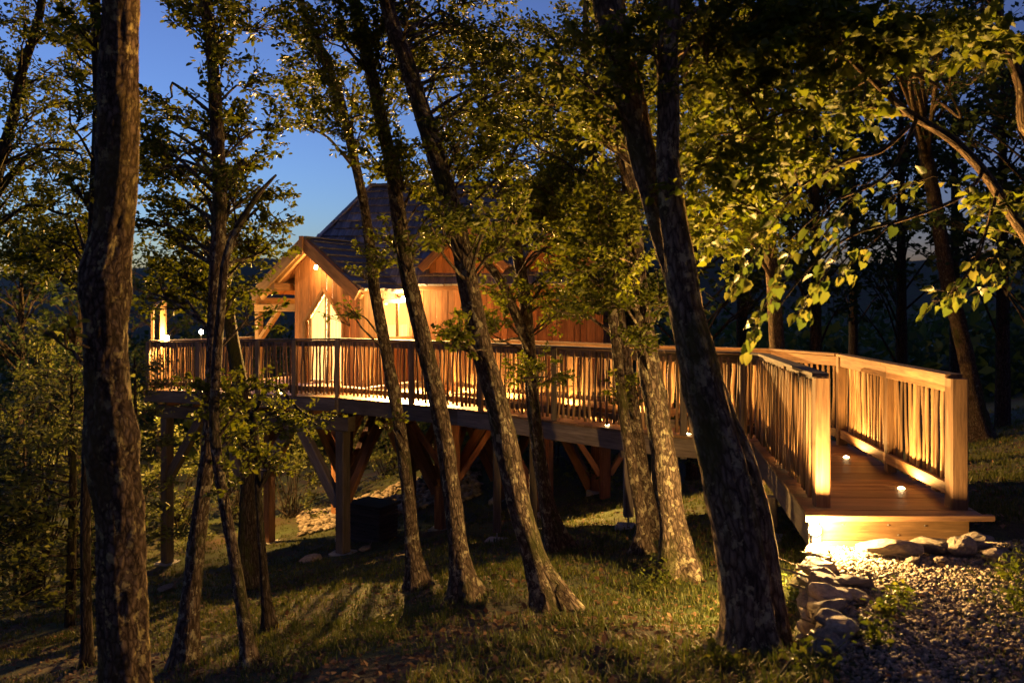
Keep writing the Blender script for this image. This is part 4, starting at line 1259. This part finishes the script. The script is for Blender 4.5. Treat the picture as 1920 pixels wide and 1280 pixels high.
tree("oak_tree", "forked slender oak standing behind the curved trunk, right of the main wall", "tree",
     [([(870, 60, 10), (895, 150, 14), (915, 230, 17), (938, 320, 19), (955, 400, 20), (970, 470, 21), (984, 560, 22), (992, 650, 24), (998, 740, 25), (1009, 840, 26), (1025, 940, 28), (1044, 1030, 36)], None, .5),
      ([(845, 400, 10), (878, 447, 13), (910, 490, 15), (937, 525, 16), (965, 585, 18), (990, 650, 20), (1000, 740, 18), (1030, 1010, 18)], 9.75, .3)],
     [(960, 120, 9.8, 80, 60, 7, .45, 140), (1000, 230, 10, 70, 70, 9, .5, 160), (1040, 330, 10, 70, 60, 10, .5, 170), (1000, 430, 10, 70, 50, 8, .45, 160), (1060, 470, 10, 60, 50, 6, .45, 150), (930, 560, 9.8, 50, 40, 3, .34, 100), (1050, 560, 10, 70, 40, 5, .4, 130), (1000, 720, 9.4, 40, 60, 4, .3, 70), (920, 580, 9.6, 50, 50, 4, .3, 110)])
tree("oak_tree", "oak of two joined leaning stems, mossy and thickest by the ramp", "tree",
     [([(1256, -10, 38), (1251, 100, 38), (1254, 200, 40), (1252, 300, 43), (1260, 390, 49), (1272, 480, 54), (1286, 580, 59), (1309, 680, 72), (1336, 800, 81), (1362, 900, 88), (1384, 1020, 90), (1402, 1185, 95)], 4.55, .35),
      ([(1138, -10, 56), (1160, 90, 54), (1184, 190, 52), (1204, 290, 50), (1224, 370, 46), (1252, 470, 44), (1284, 580, 40), (1322, 690, 44), (1360, 790, 48), (1396, 880, 52), (1420, 1000, 58), (1444, 1165, 64)], 4.78, .3)],
     [(1180, 40, 5.2, 110, 50, 7, .34, 150), (1090, 130, 5.3, 70, 60, 4, .34, 120), (1330, 60, 5.3, 60, 50, 5, .34, 150), (1180, 200, 5.3, 80, 60, 2, .3, 90), (1200, -180, 5.5, 240, 120, 9, .55, 220), (1090, 280, 5.4, 60, 50, 2, .3, 90)], seg=44, rough=.17, ridges=26, step=.04, bark=M_BARK_LIT, extra=[(-1, 5, 2, 6.5, 5.8, 8.5, 5)])
tree("oak_tree", "golden-lit upright trunk with leafy foot, between the double trunk and the thin pair", "tree",
     [([(1168, 180, 26), (1176, 300, 28), (1186, 420, 31), (1196, 520, 33), (1206, 600, 36), (1216, 680, 39), (1233, 780, 43), (1249, 880, 47), (1262, 980, 51), (1274, 1080, 62)], None, .3)],
     [(1110, 400, 6.9, 60, 60, 6, .34, 130), (1160, 520, 6.9, 50, 40, 4, .3, 100), (1220, 560, 6.8, 50, 40, 3, .26, 80), (1100, 480, 7, 60, 40, 5, .34, 120), (1150, 150, 7, 80, 70, 6, .4, 150), (1190, 640, 6.8, 40, 30, 3, .2, 50)], seg=24, rough=.22, ridges=22, step=.05)
tree("oak_tree", "dark slim trunk of the thin pair at the walkway post", "tree",
     [([(1146, 480, 16), (1158, 560, 19), (1168, 640, 21), (1180, 720, 24), (1192, 800, 27), (1206, 900, 29), (1222, 1008, 36)], None, .2)],
     [(1140, 440, 8.8, 50, 40, 4, .36, 130), (1090, 560, 8.8, 50, 40, 4, .36, 120), (1180, 720, 8.6, 30, 60, 4, .22, 50)], seg=14)
tree("oak_tree", "thin bare-stemmed oak high above the walkway, upper stem only showing", "tree",
     [([(1098, 40, 11), (1101, 150, 13), (1106, 250, 15), (1116, 340, 17), (1130, 450, 18), (1150, 600, 19), (1168, 760, 20), (1190, 900, 20), (1205, 980, 24)], 9.0, .2)],
     [(1060, 60, 9.2, 110, 70, 11, .45, 150), (1060, 210, 9.3, 90, 70, 11, .45, 150), (1120, 330, 9.3, 80, 70, 10, .45, 150), (1000, 330, 9.3, 80, 70, 8, .45, 140), (1290, 330, 9.3, 50, 90, 6, .45, 140)])
tree("linden_tree", "pale trunk beyond the ramp bend, lit reddish from the walkway", "tree",
     [([(1405, 60, 14), (1420, 250, 18), (1434, 380, 21), (1445, 480, 24), (1452, 560, 26), (1456, 640, 28), (1462, 720, 30)], 13.0, .2)],
     [(1340, 90, 11.6, 140, 90, 14, .65, 190), (1400, 250, 11.6, 130, 90, 15, .65, 190), (1360, 390, 11.8, 100, 80, 11, .6, 170), (1490, 110, 11.6, 90, 90, 9, .65, 180), (1400, -120, 12.6, 220, 100, 8, .8, 200)], leaf='linden', leafm=M_LINDEN, leafsize=.085, droop=.25, bark=M_BARK_LIN)
tree("linden_tree", "slanting bare trunk in the dark wood behind the ramp's end post", "tree",
     [([(1700, 90, 20), (1722, 220, 23), (1744, 330, 25), (1761, 430, 26), (1780, 540, 27), (1800, 620, 28), (1820, 710, 30), (1838, 828, 36)], None, .3)],
     [(1640, 60, 11, 100, 60, 6, .6, 150), (1780, 120, 11, 110, 70, 7, .6, 150)], leafm=M_DKLEAF, leafsize=.06, seg=14, bark=M_BARK_LIN, rough=.2, ridges=18)

# overhanging linden whose trunk stands beyond the frame on the right
def linden_overhang():
    label = "broad-leaved linden whose lit boughs overhang the ramp from the frame side"
    base = Vector((4.55, 5.05, 0)); base.z = gzs(base.x, base.y)
    root = empty("linden_tree", base, label, "tree")
    tb = Tubes()
    C = catmull([np.array([base.x + .1, base.y, base.z - .25, .26]), np.array([base.x, base.y, base.z + .1, .19]), np.array([base.x - .08, base.y, 1.6, .155]), np.array([base.x - .05, base.y + .05, 3.2, .14]), np.array([base.x + .05, base.y + .1, 5.2, .11]), np.array([base.x + .1, base.y + .2, 8.0, .05])], .07)
    tb.tube(C[:, :3], C[:, 3], 24, .15, 3.0, ridges=18); obj("trunk", tb.mesh("trunk", M_BARK_LIN), root)
    limbs = Tubes(); bag = LeafBag()
    def bough(pp, r0, r1):
        P = [np.append(np.array(p[:3]), r0 + (r1 - r0) * i / (len(pp) - 1)) for i, p in enumerate(pp)]
        c = catmull(P, .06); limbs.tube(c[:, :3], c[:, 3], 9, .16, random.uniform(0, 9)); return c[:, :3]
    T1 = np.array([base.x - .08, base.y, 1.15])
    B1 = bough([T1, np.array(at(1990, 520, 5.0)), np.array(at(1918, 432, 4.9)), np.array(at(1850, 330, 4.8)), np.array(at(1785, 262, 4.75)), np.array(at(1705, 212, 4.75)), np.array(at(1625, 140, 4.8)), np.array(at(1560, 82, 4.9)), np.array(at(1490, 38, 5.0)), np.array(at(1400, -20, 5.2))], .042, .008)
    B2 = bough([np.array(at(1705, 236, 4.75)), np.array(at(1650, 285, 4.7)), np.array(at(1590, 300, 4.7)), np.array(at(1500, 350, 4.7)), np.array(at(1430, 400, 4.75))], .015, .005)
    B3 = bough([np.array(at(1700, 214, 4.78)), np.array(at(1620, 198, 4.8)), np.array(at(1550, 190, 4.85)), np.array(at(1470, 210, 4.9)), np.array(at(1380, 250, 5.0))], .017, .005)
    B4 = bough([np.array([base.x - .05, base.y, 2.9]), np.array(at(1960, 260, 5.0)), np.array(at(1915, 160, 4.9)), np.array(at(1885, 60, 4.9)), np.array(at(1840, -40, 4.9))], .05, .02)
    B5 = bough([np.array(at(1845, 322, 4.8)), np.array(at(1800, 370, 4.75)), np.array(at(1700, 410, 4.7)), np.array(at(1600, 440, 4.65)), np.array(at(1520, 500, 4.65)), np.array(at(1450, 590, 4.65))], .013, .004)
    B6 = bough([np.array(at(1870, 360, 4.8)), np.array(at(1850, 430, 4.75)), np.array(at(1835, 480, 4.7)), np.array(at(1800, 530, 4.7))], .010, .004)
    B7 = bough([np.array(at(1720, 222, 4.75)), np.array(at(1660, 330, 4.65)), np.array(at(1560, 380, 4.6)), np.array(at(1480, 450, 4.6))], .012, .004)
    def clump(px, py, Y, rx, ry, n, rad, nl, src):
        for k in range(int(n * (1.5 if px > 1500 else .8))):
            th = RNG.uniform(0, 6.28); q = math.sqrt(RNG.random())
            c = np.array(at(px + rx * q * math.cos(th), py + ry * q * math.sin(th), Y + RNG.normal(0, .28)))
            S = np.concatenate(src); j = int(np.argmin(np.linalg.norm(S - c, axis=1) + RNG.uniform(0, .1, len(S)))); a = S[j]
            L = np.linalg.norm(c - a)
            Cc = catmull([np.append(a, .006), np.append((a + c) / 2 + RNG.normal(0, .06 * L, 3) + np.array([0, 0, .08 * L]), .005), np.append(c, .003)], .08)
            limbs.tube(Cc[:, :3], Cc[:, 3], 4)
            spray(limbs, bag, a, c, rad, int(nl * 1.7), .066, droop=.3, flat=.25, ntw=6, thick=.003)
    ALL = [B1, B2, B3]
    clump(1560, 60, 4.9, 130, 60, 12, .26, 60, [B1]); clump(1400, 60, 5.1, 90, 60, 9, .26, 60, [B1])
    clump(1480, 190, 4.9, 120, 60, 13, .26, 60, [B1, B3]); clump(1370, 200, 5.1, 70, 70, 8, .26, 60, [B3])
    clump(1400, 320, 4.9, 80, 60, 10, .24, 55, [B2, B3]); clump(1490, 300, 4.8, 60, 50, 6, .22, 45, [B2])
    clump(1340, 430, 4.9, 50, 50, 6, .22, 45, [B2]); clump(1700, 60, 4.9, 100, 50, 6, .24, 45, [B1, B4]); clump(1850, 60, 4.9, 80, 50, 5, .22, 45, [B4])
    clump(1640, 200, 4.75, 50, 30, 3, .18, 28, [B1, B3]); clump(1330, 330, 5.0, 50, 60, 6, .24, 50, [B3]); clump(1880, 390, 4.9, 40, 40, 3, .18, 24, [B1, B6])
    clump(1500, -160, 5.1, 260, 100, 14, .4, 120, [B1, B4])
    obj("boughs", limbs.mesh("boughs", M_BARK_LIN), root)
    obj("crown", bag.mesh("crown", M_LINDEN, 'linden'), root)
    # the low hanging sprays: every leaf a piece of its own
    LV = []
    for k in range(6):
        V, F = leaf_arrays(np.zeros((1, 3)), np.array([[1., 0, 0]]), np.array([[0, 0, 1.]]), np.array([1.0]), 'linden')
        V = V.copy(); V[:, 2] += RNG.normal(0, .035, len(V)); V[:, 1] *= RNG.uniform(.85, 1.1)
        LV.append(mesh_np("leaf", V, F, LEAFOBJ))
    def low_spray(path_px, n, spread, size, src_end):
        low = Tubes(); pend = []
        pts = [np.append(np.array(at(*q)), .0045 - .0025 * i / (len(path_px) - 1)) for i, q in enumerate(path_px)]
        c = catmull(pts, .05); low.tube(c[:, :3], c[:, 3], 5)
        for k in range(n):
            t = RNG.beta(1.8, 1.1); j = int(t * (len(c) - 1)); p = c[j, :3]
            tg = c[min(j + 1, len(c) - 1), :3] - c[max(j - 1, 0), :3]; tg /= np.linalg.norm(tg)
            sd = np.cross(tg, [0, 0, 1.]); sd /= np.linalg.norm(sd) + 1e-6
            off = sd * RNG.uniform(-1, 1) * spread + np.array([0, 0, RNG.normal(-.02, .03)]) + tg * RNG.normal(0, .03)
            e = p + off
            low.tube(np.stack([p, (p + e) / 2 + np.array([0, 0, .01]), e]), np.array([.0018, .0014, .001]), 4)
            d = off / (np.linalg.norm(off) + 1e-6) * .8 + tg * .9 + np.array([0, 0, -.10]) + RNG.normal(0, .22, 3)
            nn = np.array([.25, .1, 1.]) + RNG.normal(0, .26, 3)
            pend.append((e, d, nn, size * RNG.uniform(.7, 1.25)))
        lb = obj("hanging_bough", low.mesh("hanging_bough", M_BARK_LIN), root)
        for (e, d, nn, s) in pend:
            d = Vector(d).normalized(); nn = Vector(nn); sd = nn.cross(d).normalized(); nn = d.cross(sd).normalized()
            R = Matrix((d, sd, nn)).transposed().to_4x4()
            obj("leaf", random.choice(LV), lb, M=Matrix.Translation(Vector(e)) @ R @ Matrix.Diagonal((s, s, s, 1)))
    low_spray([(1560, 380, 4.6), (1520, 430, 4.6), (1470, 500, 4.6), (1430, 580, 4.6), (1400, 650, 4.62)], 60, .13, .070, None)
    low_spray([(1600, 440, 4.65), (1570, 480, 4.6), (1530, 540, 4.6), (1490, 600, 4.6)], 34, .12, .070, None)
    low_spray([(1640, 330, 4.65), (1600, 370, 4.6), (1560, 420, 4.55), (1520, 470, 4.55)], 38, .12, .068, None)
    low_spray([(1500, 350, 4.7), (1450, 420, 4.65), (1400, 500, 4.65), (1360, 560, 4.7)], 46, .14, .068, None)
    low_spray([(1680, 410, 4.7), (1640, 450, 4.65), (1600, 490, 4.65), (1580, 520, 4.65)], 18, .08, .068, None)
    low_spray([(1835, 480, 4.7), (1810, 520, 4.7), (1780, 550, 4.7), (1740, 570, 4.7)], 42, .16, .068, None)
    low_spray([(1870, 470, 4.75), (1850, 520, 4.75), (1830, 560, 4.75)], 20, .14, .068, None)
    low_spray([(1750, 330, 4.75), (1700, 350, 4.7), (1660, 390, 4.7)], 16, .1, .068, None)
def leafobjmat():
    m, nt, b = newmat("linden_leaf_single")
    oi = N(nt, "ShaderNodeObjectInfo")
    r = ramp(nt, [(0, (.05, .085, .014)), (.55, (.11, .145, .02)), (1, (.20, .19, .04))])
    nt.links.new(oi.outputs["Random"], r.inputs[0])
    nt.links.new(r.outputs[0], b.inputs["Base Color"]); b.inputs["Roughness"].default_value = .45
    tr = N(nt, "ShaderNodeBsdfTranslucent"); nt.links.new(r.outputs[0], tr.inputs["Color"])
    mix = N(nt, "ShaderNodeMixShader"); mix.inputs[0].default_value = .5
    nt.links.new(b.outputs[0], mix.inputs[1]); nt.links.new(tr.outputs[0], mix.inputs[2])
    nt.links.new(mix.outputs[0], nt.nodes["Material Output"].inputs["Surface"])
    return m
LEAFOBJ = leafobjmat()
linden_overhang()

# understorey trees at the left, with flat layered sprays
def layered(name, label, x, y, h, rad, layers, nl, leafm, size, cat="tree"):
    g = gzs(x, y); root = empty(name, (x, y, g), label, cat)
    tb = Tubes(); C = catmull([np.array([x, y, g - .2, .07]), np.array([x + .05, y, g + h * .5, .05]), np.array([x, y + .05, g + h, .012])], .2)
    tb.tube(C[:, :3], C[:, 3], 10, .12, x); obj("trunk", tb.mesh("trunk", M_BARK_DK), root)
    br = Tubes(); bag = LeafBag()
    for k in range(layers):
        z = g + h * (.16 + .84 * (k + RNG.random()) / layers); R = rad * (1.05 - .6 * (z - g) / h) * RNG.uniform(.7, 1.15)
        a = RNG.uniform(0, 6.28)
        e = np.array([x + R * math.cos(a), y + R * math.sin(a), z + RNG.normal(0, .1)]); s = np.array([x, y, z - .1])
        br.tube(np.stack([s, (s + e) / 2 + np.array([0, 0, .1]), e]), np.array([.014, .010, .004]), 4)
        for t in (.45, .75, 1.0):
            spray(br, bag, s, s + (e - s) * t, .34, nl / 3, size, droop=.1, flat=.16, ntw=5, thick=.004)
    obj("branches", br.mesh("branches", M_BARK_DK), root)
    obj("crown", bag.mesh("crown", leafm, 'far' if size > .09 else 'oak'), root)
UNDER = [(-20, 13.0, 3.2, 1.6, 36, "layered understorey tree at frame side, yellow-lit top beside the oak trunk"), (130, 11.0, 3.6, 1.3, 30, "shadowy layered sapling directly behind the thick lichen-spotted trunk"),
         (-40, 10.0, 2.6, 1.4, 30, "dark layered bush tree cut by the frame side below the leaning oak"), (250, 15.5, 4.4, 1.2, 26, "leafy sapling glowing between the thick trunk and terrace corner")]
for (px, Y, h, rd, ly, lb) in UNDER:
    layered("understorey_tree", lb, (px - 960) / FPX * Y, Y, h, rd, ly, 110, M_SHRUB, .08)

# shrubs on the bank behind the stilts
def shrub(px, Y, w, h, n, label, mat=M_SHRUB, size=.085, name="shrub"):
    x = (px - 960) / FPX * Y; g = gzs(x, Y)
    root = empty(name, (x, Y, g), label, "shrub", "shrubs behind the terrace stilts")
    st = Tubes(); bag = LeafBag()
    for k in range(n):
        a = RNG.uniform(0, 6.28); q = math.sqrt(RNG.random()); z = h * RNG.beta(1.25, 1.6)
        c = np.array([x + w * q * math.cos(a) * (1.1 - .5 * z / h), Y + w * q * math.sin(a) * .8, g + z])
        s = np.array([x + RNG.normal(0, .08 * w), Y + RNG.normal(0, .08 * w), g - .05])
        st.tube(np.stack([s, (s + c) / 2 + np.array([0, 0, .15 * h]), c]), np.array([.016, .011, .004]), 4)
        spray(st, bag, s * .3 + c * .7, c, .38, 95, size, flat=.6, ntw=5, thick=.004)
    obj("stems", st.mesh("stems", M_BARK_DK), root)
    obj("foliage", bag.mesh("foliage", mat, 'far'), root)
SHR = [(330, 21, 1.5, 2.6, 26, "leafy shrub between the two outer terrace stilts"), (430, 22.5, 1.6, 2.8, 26, "shrub behind the straight dark trunk under the terrace"), (545, 22, 1.5, 2.6, 28, "broad shrub framed by the wide stilt braces"),
       (640, 24, 1.7, 2.7, 26, "shrub behind the corner stilt above the rubble bank"), (730, 25.5, 1.6, 2.9, 24, "green shrub behind the slatted box"), (830, 24, 1.5, 2.7, 24, "shrub seen between the cabin's reddish stilts"),
       (930, 21.5, 1.4, 2.4, 20, "shrub behind the curved trunk below the walkway"), (1030, 20, 1.4, 2.5, 20, "shadowed shrub behind the forked oak below the walkway"), (1110, 18.5, 1.3, 2.2, 18, "dim shrub beyond the walkway's padded posts"),
       (250, 19.5, 1.5, 3.4, 28, "tall shrub past the terrace's outer corner"), (165, 17, 1.6, 4.0, 36, "shrub behind the thick lichen-spotted trunk"), (55, 15.5, 2.0, 5.6, 70, "large yellow-lit shrub at frame side level with the terrace"),
       (1240, 17, 1.3, 2.0, 14, "dark shrub beneath the walkway behind the golden trunk")]
for s_ in SHR: shrub(*s_)

# trees of the dark wood behind
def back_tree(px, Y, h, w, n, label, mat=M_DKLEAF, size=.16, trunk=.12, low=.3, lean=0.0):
    x = (px - 960) / FPX * Y; g = gzs(x, Y)
    root = empty("forest_tree", (x, Y, g), label, "tree", "trees of the dark wood behind the walkway")
    tb = Tubes(); C = catmull([np.array([x, Y, g - .3, trunk * 1.4]), np.array([x + lean * .2, Y, g + h * .3, trunk]), np.array([x + lean * .6, Y, g + h * .65, trunk * .65]), np.array([x + lean, Y, g + h, .02])], .4)
    tb.tube(C[:, :3], C[:, 3], 9, .12, px); obj("trunk", tb.mesh("trunk", M_BARK_DK), root)
    br = Tubes(); bag = LeafBag()
    for k in range(n):
        t = low + (1 - low) * RNG.random() ** .8; a = RNG.uniform(0, 6.28); R = w * (1.08 - .75 * abs(t - .5)) * math.sqrt(RNG.random())
        s = C[int(max(0, t - .08) * (len(C) - 1)), :3]; c = np.array([s[0] + R * math.cos(a), s[1] + R * math.sin(a), g + h * t])
        if in_gap(c): continue
        br.tube(np.stack([s, (s + c) / 2 + np.array([0, 0, .1 * R]), c]), np.array([.03, .02, .006]), 4)
        spray(br, bag, s, c, .75, 95, size, flat=.4, ntw=6, thick=.008)
    obj("branches", br.mesh("branches", M_BARK_DK), root)
    obj("crown", bag.mesh("crown", mat, 'far'), root)
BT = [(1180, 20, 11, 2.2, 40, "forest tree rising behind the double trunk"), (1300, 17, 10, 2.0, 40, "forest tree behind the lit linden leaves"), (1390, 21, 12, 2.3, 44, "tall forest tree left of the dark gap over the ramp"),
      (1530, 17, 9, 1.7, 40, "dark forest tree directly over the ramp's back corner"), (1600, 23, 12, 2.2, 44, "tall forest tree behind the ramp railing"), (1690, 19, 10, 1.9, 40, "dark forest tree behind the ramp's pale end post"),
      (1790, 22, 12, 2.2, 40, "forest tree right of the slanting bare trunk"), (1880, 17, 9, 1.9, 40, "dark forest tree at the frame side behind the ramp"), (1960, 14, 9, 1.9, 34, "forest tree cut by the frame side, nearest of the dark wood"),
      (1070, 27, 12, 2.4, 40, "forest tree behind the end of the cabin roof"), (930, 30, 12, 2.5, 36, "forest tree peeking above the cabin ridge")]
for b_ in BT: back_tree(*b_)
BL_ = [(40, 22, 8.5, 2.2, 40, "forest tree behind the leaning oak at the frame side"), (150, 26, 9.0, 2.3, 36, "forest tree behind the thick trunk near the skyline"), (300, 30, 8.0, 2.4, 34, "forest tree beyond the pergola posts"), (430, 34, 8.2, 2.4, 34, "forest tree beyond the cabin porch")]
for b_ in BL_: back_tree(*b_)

# far wooded slopes and an added ring out of view: one mass
def far_woods():
    bag = LeafBag(); n = 42000
    az = RNG.uniform(-.75, .75, n); r = RNG.uniform(32, 75, n)
    X = r * np.tan(az) * .9; Yy = r
    m2 = 1500; az2 = RNG.uniform(.75, 2 * np.pi - .75, m2); r2 = RNG.uniform(14, 40, m2)  # unseen leaf ring round the camera, added to block low sky light
    X = np.concatenate([X, r2 * np.sin(az2)]); Yy = np.concatenate([Yy, r2 * np.cos(az2)]); n += m2
    left = (X < 2) & (Yy > 0)
    H = np.where(left, 3.5, 6.0) * RNG.beta(1.3, 1.6, n) * (.75 + .25 * np.sin(X * .9) * np.sin(Yy * .5))
    P = np.stack([X, Yy, gz(X, Yy) + H], -1)
    bag.add(P, RNG.normal(0, 1, (n, 3)), RNG.normal(0, 1, (n, 3)), RNG.uniform(.35, .8, n))
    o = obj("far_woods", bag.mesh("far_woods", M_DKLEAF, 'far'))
    tag(o, "far wooded slopes reading as one dark mass behind everything, plus an added ring out of view", "woods", kind="stuff")
far_woods()

# ------------------------------------------------------------------ ground cover
def fbm(x, y, s=1.0):
    return (np.sin(1.9 * x * s + 1.3) * np.sin(1.6 * y * s + .4) + .6 * np.sin(3.7 * x * s - 2.1 * y * s) + .4 * np.sin(6.3 * y * s + 4.1 * x * s) + .3 * np.sin(9.1 * x * s - 7.7 * y * s)) / 2.3
def grass():
    n = 66000
    u = RNG.random(n); Yy = 3.6 * (26 / 3.6) ** (u ** .95)
    X = (RNG.uniform(-60, 1980, n) - 960) / FPX * Yy
    d = fbm(X, Yy) * .5 + .5
    bare = np.exp(-((X + 1.0) ** 2 / 9 + (Yy - 4.9) ** 2 / 1.6)) * 1.1
    dark = sstep(-2.0, -4.5, X) * sstep(9.5, 7.5, Yy) * .6
    under = np.exp(-(((X + 1.8) ** 2) / 3 + (Yy - 15.2) ** 2 / 2)) * .8
    p = np.clip(d * 1.6 - .12 - bare * .55 - dark - under, 0, 1)
    pm = path_mask(X, Yy); edge = np.clip(fbm(X * 2, Yy * 2) * 1.3 - .55, 0, 1) * sstep(6.0, 5.0, Yy) + sstep(.52, .62, X / Yy) * .5
    p = np.where(pm > .3, np.minimum(p, edge * .6), p)
    k = RNG.random(n) < p
    X, Yy = X[k], Yy[k]; m = len(X)
    B = 5
    X = np.repeat(X, B) + RNG.normal(0, .025, m * B); Yy = np.repeat(Yy, B) + RNG.normal(0, .025, m * B)
    h = RNG.uniform(.03, .08, m * B) * np.repeat(RNG.uniform(.5, 1.5, m), B) * np.where(path_mask(X, Yy) > .3, .55, 1.0)
    w = RNG.uniform(.0018, .0038, m * B) * (1 + Yy / 14)
    a = RNG.uniform(0, 6.28, m * B); bx_, by_ = np.cos(a), np.sin(a)
    base = np.stack([X, Yy, gz(X, Yy) - .01], -1)
    side = np.stack([-by_, bx_, np.zeros_like(a)], -1) * w[:, None]
    bend = np.stack([bx_, by_, np.zeros_like(a)], -1) * (h * RNG.uniform(.15, .8, m * B))[:, None]
    up = np.stack([np.zeros_like(h), np.zeros_like(h), h], -1)
    V = np.stack([base - side, base + side, base + side * .7 + bend * .35 + up * .6, base - side * .7 + bend * .35 + up * .6, base + bend + up * .95], 1).reshape(-1, 3)
    F = (np.arange(m * B)[:, None, None] * 5 + np.array([(0, 1, 2), (0, 2, 3), (3, 2, 4)])[None]).reshape(-1, 3)
    o = obj("grass", mesh_np("grass", V, F, M_GRASS))
    tag(o, "tufts of grass over the woodland floor", "grass", kind="stuff")
grass()
def litter():
    n = 17000
    u = RNG.random(n); Yy = 3.5 * (17 / 3.5) ** u
    X = (RNG.uniform(-60, 1980, n) - 960) / FPX * Yy
    k = (path_mask(X, Yy) < .5) | (RNG.random(n) < .12)
    X, Yy = X[k], Yy[k]; n = len(X)
    bag = LeafBag()
    P = np.stack([X, Yy, gz(X, Yy) + RNG.uniform(.004, .02, n)], -1)
    bag.add(P, RNG.normal(0, 1, (n, 3)) * np.array([1, 1, .2]), RNG.normal(0, .3, (n, 3)) + np.array([0, 0, 1]), RNG.uniform(.03, .075, n))
    o = obj("leaf_litter", bag.mesh("leaf_litter", M_LITTER, 'far'))
    tag(o, "brown fallen leaves strewn over the woodland floor", "leaves", kind="stuff")
litter()
# weeds: small leafy plants beside the wall and at the trunks
def weed(px, py, h, n, label, Y=None):
    p = ground_hit(px, py) if Y is None else at(px, py, Y)
    g = gzs(p.x, p.y)
    root = empty("weed", (p.x, p.y, g), label, "plant", "low leafy weeds")
    st = Tubes(); bag = LeafBag()
    for k in range(n):
        e = np.array([p.x + RNG.normal(0, .45 * h), p.y + RNG.normal(0, .45 * h), g + h * RNG.uniform(.4, 1.1)]); s = np.array([p.x, p.y, g - .02])
        st.tube(np.stack([s, (s + e) / 2 + np.array([0, 0, .1 * h]), e]), np.array([.003, .002, .001]), 4)
        m = 7; t = RNG.uniform(.3, 1, (m, 1)); P = s + (e - s) * t + RNG.normal(0, .02, (m, 3))
        bag.add(P, RNG.normal(0, 1, (m, 3)) * np.array([1, 1, .4]), RNG.normal(0, .4, (m, 3)) + np.array([0, 0, 1]), RNG.uniform(.025, .06, m))
    obj("stems", st.mesh("stems", M_GRASS), root); obj("foliage", bag.mesh("foliage", M_LINDEN, 'oak'), root)
WEEDS = [(1500, 1130, .22, 12, "leafy weed growing against the foot of the dry stone wall"), (1465, 1180, .2, 14, "weed clump between the mossy double trunk and the stone wall"), (1520, 1270, .2, 14, "weed clump at the lower end of the stone wall"),
         (1660, 1160, .16, 12, "weed tuft on the path side of the stone wall"), (1690, 1130, .14, 10, "small weed at the lit gravel edge"), (1890, 1090, .22, 14, "bright weed clump at the path's far edge"),
         (1905, 1150, .2, 14, "weed clump at the frame side by the gravel"), (1250, 1100, .22, 14, "weed clump around the foot of the golden-lit trunk"), (1215, 1110, .2, 12, "low weed left of the golden-lit trunk's foot"),
         (1640, 1210, .15, 12, "weed in the shaded gravel below the stone wall"), (1350, 1250, .18, 12, "weed in front of the double trunk's foot"), (420, 950, .3, 12, "weed beside the forked oak under the terrace"), (720, 1180, .16, 10, "weed in the lit grass before the slim leaning trunks")]
for w_ in WEEDS: weed(*w_)
# fallen stick by the stone wall
tb = Tubes(); a = ground_hit(1470, 1278); c = ground_hit(1500, 1240)
pa = np.array([a.x - .1, a.y - .12, gzs(a.x - .1, a.y - .12) + .02]); pb = np.array([c.x, c.y, gzs(c.x, c.y) + .06])
tb.tube(np.stack([pa, (pa + pb) / 2 + np.array([.01, 0, .02]), pb]), np.array([.009, .008, .005]), 6)
o = obj("fallen_stick", tb.mesh("fallen_stick", M_BARK_LIN)); tag(o, "fallen bare stick lying below the end of the stone wall", "stick")
